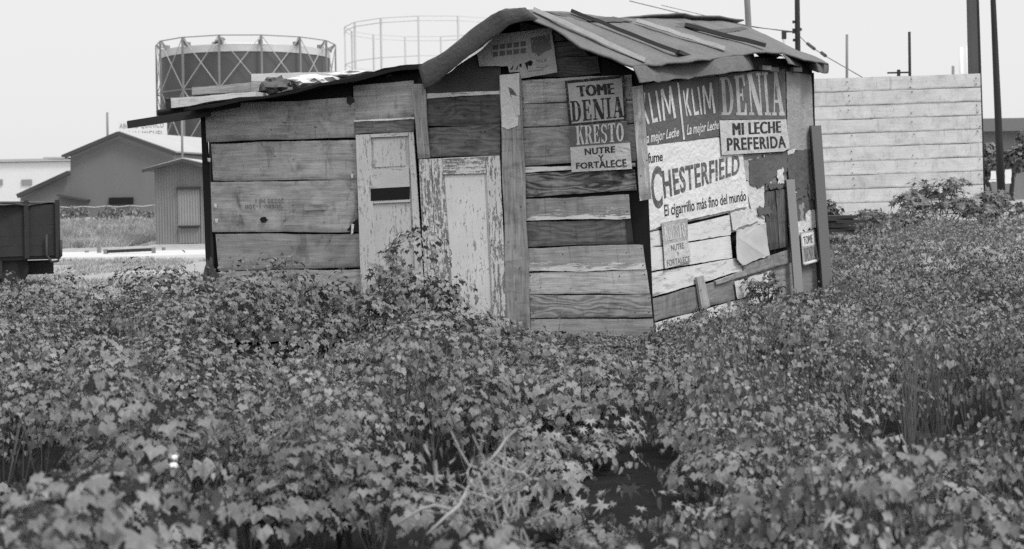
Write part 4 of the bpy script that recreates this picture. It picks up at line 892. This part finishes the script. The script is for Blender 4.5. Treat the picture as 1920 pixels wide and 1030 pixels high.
for x, y0, y1 in ((198, 471, 492), (288, 468, 490)): 
    a_, b_ = at(x, y0, 36.5), at(x, y1, 36.5); MB().box((a_.x, 36.5, (a_.z + g1(a_.x, 36.5)) / 2), (.09, .09, a_.z - g1(a_.x, 36.5) + .1)).build('post', M['pole_g'], lb_)
MB().beam(at(199, 472, 36.5), at(291, 468, 36.5), .07, .08).build('rail', M['pole_d'], lb_)
for x, y0, y1, Y_, lab in ((163, 470, 486, 38, 'short stake at the left end of the pale path'), (186, 460, 482, 37.5, 'short dark stake left of the low rail'), (307, 464, 486, 40, 'short thick stake in front of the kiosk base')):
    a_ = at(x, y0, Y_); g_ = g1(a_.x, Y_); mb = MB(); mb.tube([(a_.x, Y_, g_ - .1), (a_.x, Y_, a_.z)], [.06, .055], 7); props(mb.build('stake', M['pole_g'], loc=(a_.x, Y_, g_)), lab, 'stake')

# ------------------------------------------------------------------ truck at the left edge
tk = thing('truck', (at(113, 440, 23).x, 23, g1(-7.4, 23)), 'dark flatbed truck with boarded sides at the left edge', 'truck')
Yt = 23; xr_ = at(113, 440, Yt).x; xl_ = xr_ - 3.4; zb2, zt2 = at(60, 480, Yt).z, at(60, 384, Yt).z
mb = MB()
for k in range(5):
    h = (zt2 - zb2) / 5; mb.box(((xl_ + xr_) / 2, Yt + .03, zb2 + h * (k + .5)), (xr_ - xl_, .04, h - .004)); mb.box(((xl_ + xr_) / 2, Yt + 1.97, zb2 + h * (k + .5)), (xr_ - xl_, .04, h - .012)); mb.box((xr_ - .03, Yt + 1.0, zb2 + h * (k + .5)), (.04, 1.88, h - .012))
mb.build('side_boards', M['truck'], tk)
for x in (xr_ - .04, xr_ - .52, xr_ - 1.1, xr_ - 1.8, xr_ - 2.6): MB().box((x, Yt - .02, (zb2 + zt2) / 2 + .02), (.07, .05, zt2 - zb2 + .1)).build('stake_post', M['truck'], tk)
MB().box(((xl_ + xr_) / 2, Yt + 1, zb2 - .03), (xr_ - xl_, 1.9, .06)).build('bed_floor', M['truck'], tk)
MB().box((xl_ + 1.2, Yt + .55, zb2 - .22), (4.2, .12, .2)).box((xl_ + 1.2, Yt + 1.45, zb2 - .22), (4.2, .12, .2)).box((xr_ - 1.15, Yt + .3, zb2 - .2), (.5, .5, .3)).build('chassis', M['truck'], tk)
mb = MB(); mb.tube([at(86, 440, Yt - .06), at(86, 478, Yt - .06), at(95, 491, Yt - .06), at(106, 490, Yt - .06), at(112, 480, Yt - .06), at(112, 450, Yt - .06)], .022, 7); mb.build('step_iron', M['iron_d'], tk, smooth=True)
for x in (xr_ - .85, xr_ - 4.3):
    for yy in (Yt + .22, Yt + 1.78):
        g_ = g1(x, yy); R_ = .36; mb = MB(); n = 20
        prof = [(-.1, R_ * .6), (-.11, R_ * .9), (-.07, R_), (.07, R_), (.11, R_ * .9), (.1, R_ * .6)]
        V = [(x + q[1] * math.cos(2 * math.pi * k / n), yy + q[0], g_ + R_ - .03 + q[1] * math.sin(2 * math.pi * k / n)) for q in prof for k in range(n)]
        F = [(i * n + k, i * n + (k + 1) % n, (i + 1) * n + (k + 1) % n, (i + 1) * n + k) for i in range(5) for k in range(n)]
        wo = MB().tube([(x, yy - .06, g_ + R_ - .03), (x, yy + .06, g_ + R_ - .03)], R_ * .62, 16).build('wheel', M['iron_d'], tk); mesh('tyre', V, F, M['tyre'], wo, smooth=True)
MB().add([(xl_ - .1, Yt + .15, .5), (xl_ - 1.2, Yt + .15, .5), (xl_ - 1.2, Yt + .15, 1.5), (xl_ - 1.0, Yt + .15, 2.15), (xl_ - .1, Yt + .15, 2.15), (xl_ - .1, Yt + 1.85, .5), (xl_ - 1.2, Yt + 1.85, .5), (xl_ - 1.2, Yt + 1.85, 1.5), (xl_ - 1.0, Yt + 1.85, 2.15), (xl_ - .1, Yt + 1.85, 2.15)], [(0, 1, 2, 3, 4), (9, 8, 7, 6, 5), (0, 5, 6, 1), (1, 6, 7, 2), (2, 7, 8, 3), (3, 8, 9, 4), (4, 9, 5, 0)]).box((xl_ - 1.7, Yt + 1, .95), (1.0, 1.1, .75)).build('cab', M['truck'], tk)
tk.rotation_euler = (0, 0, math.radians(19.5))
crumple('sack_load', at(20, 383, 23.2), (.7, .5, .05), M['iron_d'], 'dark lumpy load lying on the truck bed', 'load', 12)

# ------------------------------------------------------------------ heap of tar paper behind the shack
hp = MB(); r = random.Random(3)
for k in range(7):
    c = at(1572 + r.uniform(-14, 14), 432 - k * 4.2, 23.2); hp.box(c, (.50 - .02 * k + r.uniform(-.05, .08), .6, .05), r.uniform(-.3, .3))
props(hp.build('scrap_heap', M['iron_d'], loc=at(1572, 437, 23.2)), 'dark heap of flat scrap in the weeds behind the shack', 'scrap heap')

# ------------------------------------------------------------------ weeds
foot = [(FL.x - .05, FL.y - .06), (FRt.x + .02, FRt.y - .08), (RR.x + .1, RR.y), (BL_.x + 1, BL_.y + 1)]
def inside(x, y, poly):
    c = np.zeros(len(x), bool)
    for i in range(len(poly)):
        (x1, y1), (x2, y2) = poly[i], poly[(i + 1) % len(poly)]
        k = ((y1 > y) != (y2 > y)) & (x < (x2 - x1) * (y - y1) / (y2 - y1 + 1e-9) + x1); c ^= k
    return c
GAPS = [(-.55, 5.1, .34), (-.12, 5.0, .34), (-.08, 4.55, .34), (.1, 4.75, .24), (-.38, 4.8, .30), (-1.5, 5.6, .24), (-2.55, 9.0, .34), (-.8, 4.5, .24), (-2.9, 8.2, .24), (-1.5, 7.2, .2)]
MOUNDS = [(-1.15, 13.6, .58, .8, .46), (-1.95, 13.5, .6, 1.0, .04), (-3.0, 14.2, .8, 1.0, -.12), (-.35, 13.2, .45, 1.0, -.10), (1.0, 13.9, 1.0, .7, -.14), (2.2, 15.0, .7, 1.2, -.08), (-1.2, 8.5, 1.2, 1.0, .10), (-2.8, 9.9, .6, .6, .12), (3.3, 9.8, .6, .5, .2), (8.2, 27.5, 3.0, 1.2, .12), (5.2, 22.5, .8, 1.0, -.15), (-.1, 4.45, .5, .55, -.30), (-1.8, 13.4, .45, .8, .12)]
def clumps(x, y, cell, seed, rad=.95):
    gx, gy = np.floor(x / cell), np.floor(y / cell); best = np.zeros_like(x); amp = np.zeros_like(x)
    for dx in (-1, 0, 1):
        for dy in (-1, 0, 1):
            cx, cy = gx + dx, gy + dy; h = lambda q: _lat[(cx + 131 * q + seed * 7).astype(int) % 256, (cy + 57 * q + seed * 3).astype(int) % 256]
            px, py = (cx + .1 + .8 * h(1)) * cell, (cy + .1 + .8 * h(2)) * cell; r_ = cell * rad * (.6 + .55 * h(3))
            v = np.clip(1 - ((x - px) ** 2 + (y - py) ** 2) / r_ ** 2, 0, 1); w_ = v * (.55 + .6 * h(4)); best = np.maximum(best, w_)
    return best
def canopy(x, y):
    x = np.asarray(x, float); y = np.asarray(y, float)
    c = clumps(x, y, .62, 1); c2 = clumps(x, y, 1.7, 5)
    h = .16 + .20 * vn(x * .5, y * .5, 3) + .20 * c2 + .10 * np.sqrt(c)
    h = h * (.52 + .92 * sst(.15, .85, vn(x * 1.7, y * 1.05, 15)))
    for a, b, sx, sy, hh in MOUNDS: h = h + hh * np.exp(-((x - a) / sx) ** 2 - ((y - b) / sy) ** 2)
    h = h * (1 - .74 * np.exp(-((x - .42) / 1.0) ** 4 - ((y - 13.2) / 2.0) ** 4)) * (1 - .35 * np.exp(-((x - .5) / 1.3) ** 4 - ((y - 10.3) / 1.6) ** 4))                      # trodden low in front of the right half and along the side wall
    dw = (x - 1.33) * math.cos(A39) - (y - 14.6) * math.sin(A39); al = (x - 1.33) * math.sin(A39) + (y - 14.6) * math.cos(A39)
    h = h * (1 - .6 * sst(2.6, .8, dw) * sst(-1.5, -.3, al) * sst(5.5, 4.2, al)) * (1 - .28 * sst(.2, 1.5, x) * sst(8, 11, y) * sst(22, 19, y))
    h = h * (1 - .5 * sst(20, 25, y)) * (1 - .75 * np.exp(-((x - 5.1) / .8) ** 4 - ((y - 21.2) / 1.9) ** 4))
    return np.clip(h, .06, None) * np.where(x < -2.2, sst(20, 14.5, y) * .8 + .2, 1)
def scatter(y0, y1, cell, xmin=-99, xmax=99, low=False):
    ys = np.arange(y0, y1, cell); xs = np.arange(-.45 * y1 - 2, .45 * y1 + 2, cell); X, Y_ = np.meshgrid(xs, ys); X, Y_ = X.ravel(), Y_.ravel()
    X = X + rng.uniform(-.5, .5, len(X)) * cell; Y_ = Y_ + rng.uniform(-.5, .5, len(X)) * cell
    edge = np.where(X < -2.2, 21.5 + 2.0 * (vn(X * .7, X * 0) - .5), 29.6)
    ok = (np.abs(X) < .45 * Y_ + 1.9) & (Y_ < edge) & (X > xmin) & (X < xmax) & ~inside(X, Y_, foot)
    ok &= ~((X > -2.8) & (X < 2.2) & (Y_ > 15.5))
    gn = .72 * vn(X * 1.5, Y_ * .6, 8) + .28 * vn(X * 4.2, Y_ * 2.4, 9); gap = (gn < np.where(X > .8 + .1 * Y_ / 5, .285, .45) - .11 * sst(9, 17, Y_) - .05 * sst(5.2, 4.2, Y_)) & (rng.random(len(X)) < .97)
    for a, b, r_ in GAPS: gap |= (X - a) ** 2 + ((Y_ - b) * .8) ** 2 < r_ * r_
    ok &= ~gap if not low else (gap & (rng.random(len(X)) < .6) & ((X + .12) ** 2 + (Y_ - 4.8) ** 2 > .3))
    return X[ok], Y_[ok]
SHOOTS = {'weeds': ((3.5, 9, .9, .026, -5, 1.2), (9, 15, .8, .026, -7, 1)), 'fine_weeds': ((3.5, 9, .7, .022, .5, 5), (9, 20, .7, .024, .8, 9), (20, 29, .9, .03, 4, 12))}
def weeds(zones, kind, name, mat, label, stems=False, low=False):
    Vs, Fs, b = [], [], 0; SV = MB()
    for y0, y1, cell, nl, s, xmin, xmax in zones:
        X, Y_ = scatter(y0, y1, cell, xmin, xmax, low); k = len(X)
        H = (.35 if low else 1) * canopy(X, Y_) * rng.uniform(.45, 1.35, k) + .03; R = cell * rng.uniform(.55, 1.05, k) * np.clip(H / .35, .7, 1.3); G = gz(X, Y_)
        idx = np.repeat(np.arange(k), nl); m = len(idx); rr = np.sqrt(rng.random(m)); an = rng.random(m) * 2 * math.pi
        lean = rng.normal(0, .12, (k, 2)) * H[:, None]
        zf = 1 - .24 * rr ** 2.2 - np.where(rng.random(m) < .08, .5 * rng.random(m), 0) + rng.normal(0, .05, m)
        px, py = X[idx] + np.cos(an) * rr * R[idx] + lean[idx, 0] * zf, Y_[idx] + np.sin(an) * rr * R[idx] + lean[idx, 1] * zf
        P = np.stack([px, py, G[idx] + H[idx] * zf], 1)
        keep = ~inside(px, py, foot); P, an, rr, idx = P[keep], an[keep], rr[keep], idx[keep]; m = len(P)
        big_ = (1 + .5 * (vn(P[:, 0] * .6, P[:, 1] * .6, 12) - .5)) * (.7 + .5 * rng.random(k))[idx]
        V, F = leaves(P, an + rng.normal(0, .32, m), .05 + .95 * rr ** 1.4 + rng.normal(0, .13, m), s * rng.uniform(.55, 1.25, m) * (.7 + .45 * rr) * big_, rng, kind)
        Vs.append(V); Fs.append(F + b); b += len(V)
        if stems and y1 < 10:
            for i in range(k):
                base = Vector((X[i], Y_[i], G[i])); m_ = np.nonzero(idx == i)[0][:7]
                for q in m_: 
                    e = Vector(P[q]); md = base.lerp(e, .55) + Vector((0, 0, .05)); SV.tube([base, md, e], [.004, .003, .002], 3, caps=False)
    for (y0, y1, ksh, s0, xmin, xmax) in SHOOTS.get(name, ()):   # thin stalks standing above the leaves, with small leaves along them
        X, Y_ = scatter(y0, y1, ksh, xmin, xmax); C = canopy(X, Y_); G = gz(X, Y_)
        for i in range(len(X)):
            hh = float(C[i]) * rnd.uniform(1.1, 1.55) + .02; lx, ly = rnd.gauss(0, .07), rnd.gauss(0, .07); p0 = Vector((X[i], Y_[i], G[i])); p2 = p0 + Vector((lx, ly, hh)); p1 = p0.lerp(p2, .5) + Vector((rnd.gauss(0, .02), 0, .02)); SV.tube([p0, p1, p2], [.005, .0035, .002], 3, caps=False)
            q = rnd.randint(4, 10); f = np.linspace(.55, 1.02, q); Pq = np.array([tuple(p1.lerp(p2, 2 * t - 1)) for t in f]) + rng.normal(0, .012, (q, 3))
            V, F = leaves(Pq, rng.random(q) * 6.28, rng.normal(.3, .4, q), s0 * rng.uniform(.5, 1.1, q), rng, 3); Vs.append(V); Fs.append(F + b); b += len(V)
    o = big(name, np.concatenate(Vs), np.concatenate(Fs), mat, (0, 8, 0)); props(o, label, 'weeds', kind='stuff')
    if stems: sv = SV.build('stems', M['stem'], o)
    return len(np.concatenate(Fs))
n1 = weeds([(2.9, 6.2, .25, 66, .045, -9, .55), (6.2, 9.5, .25, 66, .037, -9, 1.1), (9.5, 15.5, .26, 62, .032, -9, 1.0)], 5, 'weeds', M['leaf'], 'broad lobed weeds covering the ground before the shack', True)
n2 = weeds([(2.9, 6.2, .16, 44, .032, .4, 9), (6.2, 9.5, .17, 44, .029, .8, 9), (9.5, 15.5, .20, 44, .028, .6, 9), (15.5, 22, .26, 36, .034, 1.9, 12), (22, 29.5, .34, 30, .044, 3, 14)], 3, 'fine_weeds', M['leaf2'], 'smaller-leaved weeds spreading right of the shack', True)
n6 = weeds([(2.9, 6.5, .30, 40, .033, .2, 9), (6.5, 15, .34, 40, .029, .4, 9), (15, 26, .5, 30, .04, 2, 12)], 5, 'lobed_weeds', M['leaf'], 'lobed weeds scattered among the smaller leaves at the right')
n7 = weeds([(3, 6.5, .55, 34, .045, -4, .8), (6.5, 10, .5, 36, .038, -5, 1), (10, 15, .45, 36, .032, -7, 0)], 3, 'plain_weeds', M['leaf4'], 'simple oval-leaved weeds among the lobed ones at the left')
n8 = weeds([(7.6, 11.5, .22, 70, .022, -2.6, -.7), (10.5, 14.5, .24, 60, .022, -6.5, -3.4)], 3, 'feathery_weeds', M['leaf4'], 'pale feathery patch of tiny leaves left of the doors')
n3 = weeds([(3, 9, .62, 26, .046, -4, 1.2), (9, 14, .5, 26, .04, -4, 6), (14, 27, .6, 16, .05, 2, 10)], 7, 'mixed_weeds', M['leaf4'], 'pale star-leaved weeds mixed among the broad ones')
n5 = weeds([(3, 9, .27, 8, .034, -4, 4)], 3, 'low_growth', M['leaf'], 'low narrow leaves filling the hollows between the weeds', low=True)
n4 = weeds([(15.0, 22.5, .24, 18, .045, -9, -2.6)], 5, 'low_weeds', M['leaf4'], 'low pale weeds at the far left edge of the weed field')
print('weed tris', n1, n2, n3)

# dry grass beyond the weeds at the left
def grass(n, xr, yr, h, name, mat, label, thr=.3):
    X = rng.uniform(*xr, n); Y_ = rng.uniform(*yr, n); ok = (vn(X * .8, Y_ * .5, 21) > thr) & (np.abs(X) < .42 * Y_ + 1) & ~((Y_ > 34.2) & (Y_ < 42.3) & (X < -3.5)) & ~((X > -12.6) & (X < -8.6) & (Y_ > 42) & (Y_ < 49)) & ~inside(X, Y_, foot); X, Y_ = X[ok], Y_[ok]; k = len(X)
    G = gz(X, Y_); an = rng.random(k) * 6.28; hh = h * rng.uniform(.4, 1.3, k) * (.5 + vn(X * 1.5, Y_ * 1.5, 30)); w_ = rng.uniform(.006, .012, k) * (Y_ / 24); ln_ = rng.normal(0, .8, k) * hh
    P0 = np.stack([X - w_, Y_, G - .02], 1); P1 = np.stack([X + w_, Y_, G - .02], 1); P2 = np.stack([X + ln_ + w_ * .5, Y_ + rng.normal(0, .1, k), G + hh], 1)
    V = np.stack([P0, P1, P2], 1).reshape(-1, 3); F = np.arange(3 * k).reshape(-1, 3)
    props(big(name, V, F, mat, (-6, 25, .2)), label, 'grass', kind='stuff')
grass(60000, (-13, -2), (17.5, 34.2), .075, 'dry_grass', M['straw'], 'thin dry grass on the open ground left of the shack', .42); grass(50000, (-24, -8), (43, 57.5), .26, 'bank_grass', M['straw'], 'tall pale grass on the bank below the wire fence', .34)

# ------------------------------------------------------------------ single plants
def plant(name, x, y, H, R, label, nleaf, s, kind, m, seed, branches=5, z=None, cat='plant', group=None):
    z = g1(x, y) if z is None else z; t = thing(name, (x, y, z), label, cat, group); r = random.Random(seed); mb = MB(); q = np.random.default_rng(seed)
    P, az = [], []
    tops = []
    for b_ in range(branches):
        an = 6.283 * b_ / branches + r.uniform(-.5, .5); f = r.uniform(.25, 1) if b_ else .08
        e = Vector((x + math.cos(an) * R * f, y + math.sin(an) * R * f, z + H * (1 - .45 * f * f) * r.uniform(.85, 1.0)))
        md = Vector((x, y, z)).lerp(e, .5) + Vector((0, 0, .06 * H)); mb.tube([(x, y, z - .05), md, e], [.012 * H + .003, .008 * H + .002, .003], 5); tops.append((md, e))
    for i in range(nleaf):
        md, e = r.choice(tops); f = r.random() ** .6; c = md.lerp(e, f); a = r.random() * 6.283; L = r.uniform(.3, 1) * R * .38
        e2 = c + Vector((math.cos(a) * L, math.sin(a) * L, r.uniform(-.02, .08) * H)); mb.tube([c, e2], [.003, .002], 3, caps=False); P.append(tuple(e2)); az.append(a)
    mb.build('stem', M['stem'], t, smooth=True)
    V, F = leaves(np.array(P), np.array(az), q.normal(.45, .3, nleaf), s * q.uniform(.6, 1.2, nleaf), q, kind); big('foliage', V, F, M[m], parent=t)
p = FRONT.hit(742, 560, .35); plant('tall_weed', p.x, p.y, (at(742, 452, p.y).z - g1(p.x, p.y)) * 1.1, .30, 'tall weed with drooping pointed leaves against the slotted shutter door', 70, .085, 7, 'leaf4', 31)
p = FRONT.hit(800, 560, .45); plant('tall_weed', p.x - .42, p.y - .1, .72, .42, 'bushy weed with star-shaped leaves at the foot of the doors', 160, .085, 7, 'leaf3', 32, 7)  # darker leaf colour also carries the deep shading of the mound
p = FRONT.hit(620, 560, .5); plant('tall_weed', p.x + .1, p.y - .1, .62, .5, 'broad weed with star-shaped leaves before the left boards of the shack', 120, .085, 7, 'leaf3', 36, 7)  # same darker leaves, mound shading included in their colour
p = SIDE.hit(1440, 600, .3); plant('sapling', p.x, p.y, .52, .3, 'small dark sapling against the white board of the side wall', 150, .04, 5, 'leaf', 33, 7)
plant('sapling', 4.1, 12.9, .75, .22, 'thin upright sapling in the weeds right of the leaning poles', 60, .035, 5, 'leaf', 34, 4)
for x, y, H, R, lab, sd_ in ((1765, 0, 1.12, .85, 'tallest leafy bush before the right half of the board fence', 41), (1858, 0, .85, .7, 'rounded bush before the right end of the board fence', 42), (1690, 0, .45, .6, 'low bush before the middle of the board fence', 43)):
    yy = 26.5; plant('bush', at(x, 400, yy).x, yy, H, R, lab, 420, .12, 7, 'leaf3', sd_, 11, cat='bush', group='bushes along the board fence')
plant('bush', at(1556, 400, 25.5).x, 25.5, .75, .3, 'feathery bush beside the scrap heap, left end of the board fence', 150, .07, 5, 'leaf3', 44, 6, cat='bush', group='bushes along the board fence'); plant('bush', at(1630, 400, 25).x, 25, .6, .55, 'low bush right of the scrap heap', 160, .08, 7, 'leaf3', 45, 7, cat='bush', group='bushes along the board fence')
r = random.Random(9)
for k in range(9):       # scrub along the wire fence
    x = at(120 + k * 22, 400, 57.2).x; plant('scrub', x, 57.2 + r.uniform(-.4, .3), r.uniform(.45, .9), .5, ('dark scrub at the foot of the wire fence'), 60, .12, 3, 'leaf2', 60 + k, 4, cat='bush', group='scrub along the wire fence')
# bare roots and twigs in the foreground
db = MB(); r = random.Random(14); cx, cy = (945 - 960) / FPX * 5.0, 5.0; z0 = g1(cx, cy)
def twig(p, d, L, rad, depth):
    pts = [p]; q = Vector(d).normalized()
    for i in range(4):
        q = (q + Vector((r.uniform(-.4, .4), r.uniform(-.3, .3), r.uniform(-.3, .22)))).normalized(); pts.append(pts[-1] + q * L / 4)
    db.tube(pts, [rad, rad * .9, rad * .75, rad * .6, rad * .35], 5)
    if depth:
        for _ in range(3): twig(pts[r.choice((1, 2, 3))], q + Vector((r.uniform(-1, 1), r.uniform(-.6, .6), r.uniform(-.5, .6))), L * .65, rad * .62, depth - 1)
for k in range(34):
    a = Vector(at(r.gauss(925, 32), r.uniform(885, 1003), 5.0 + r.uniform(-.07, .07))); ln_ = r.uniform(.10, .24); an = r.uniform(.2, 2.94); d = Vector((math.cos(an), r.uniform(-.4, .4), math.sin(an) * .9)); bnd = Vector((r.uniform(-1, 1), r.uniform(-.5, .5), r.uniform(-1, .3))) * ln_ * .5
    P = [a + d * ln_ * t + bnd * 4 * t * (1 - t) * .5 + Vector((r.gauss(0, .006), r.gauss(0, .006), r.gauss(0, .006))) for t in (0, .2, .4, .6, .8, 1)]; rr_ = r.uniform(.0034, .0052); db.tube(P, [rr_, rr_, rr_ * .95, rr_ * .85, rr_ * .7, rr_ * .4], 5)
    if k % 3 == 0: q = P[0]; g_ = Vector((cx + r.uniform(-.12, .12), cy + r.uniform(-.05, .05), z0)); db.tube([q, q.lerp(g_, .4) + Vector((r.gauss(0, .03), 0, 0)), g_], [rr_, rr_, rr_ * 1.2], 5)
db.tube([at(905, 880, 5.0), at(935, 845, 5.05), at(950, 822, 5.1), at(968, 806, 5.1)], [.005, .005, .0045, .003], 6)
db.tube([at(740, 985, 4.9), at(790, 955, 4.95), at(815, 948, 4.95), at(850, 958, 4.95), at(880, 925, 5.0)], [.003, .005, .006, .005, .005], 6)
db.tube([at(800, 1003, 4.8), at(835, 970, 4.85), at(860, 950, 4.9), at(885, 900, 5.0)], [.004, .006, .006, .005], 6)
props(db.build('dead_brush', M['root'], loc=(cx, cy, z0), smooth=True), 'tangle of bare pale twigs in a dark hollow of the foreground weeds', 'brush')
for (x, y, Y_, sz, lab) in ((327, 858, 5.5, .012, 'upper white scrap caught in the foreground leaves'), (325, 874, 5.5, .016, 'lower white scrap caught in the foreground leaves'), (1738, 650, 11.8, .04, 'white paper scrap lying on the weeds at the right')):
    crumple('litter', at(x, y, Y_), (sz, sz, sz * .8), M['litter'], lab, 'scrap', 15 + sz * 100)
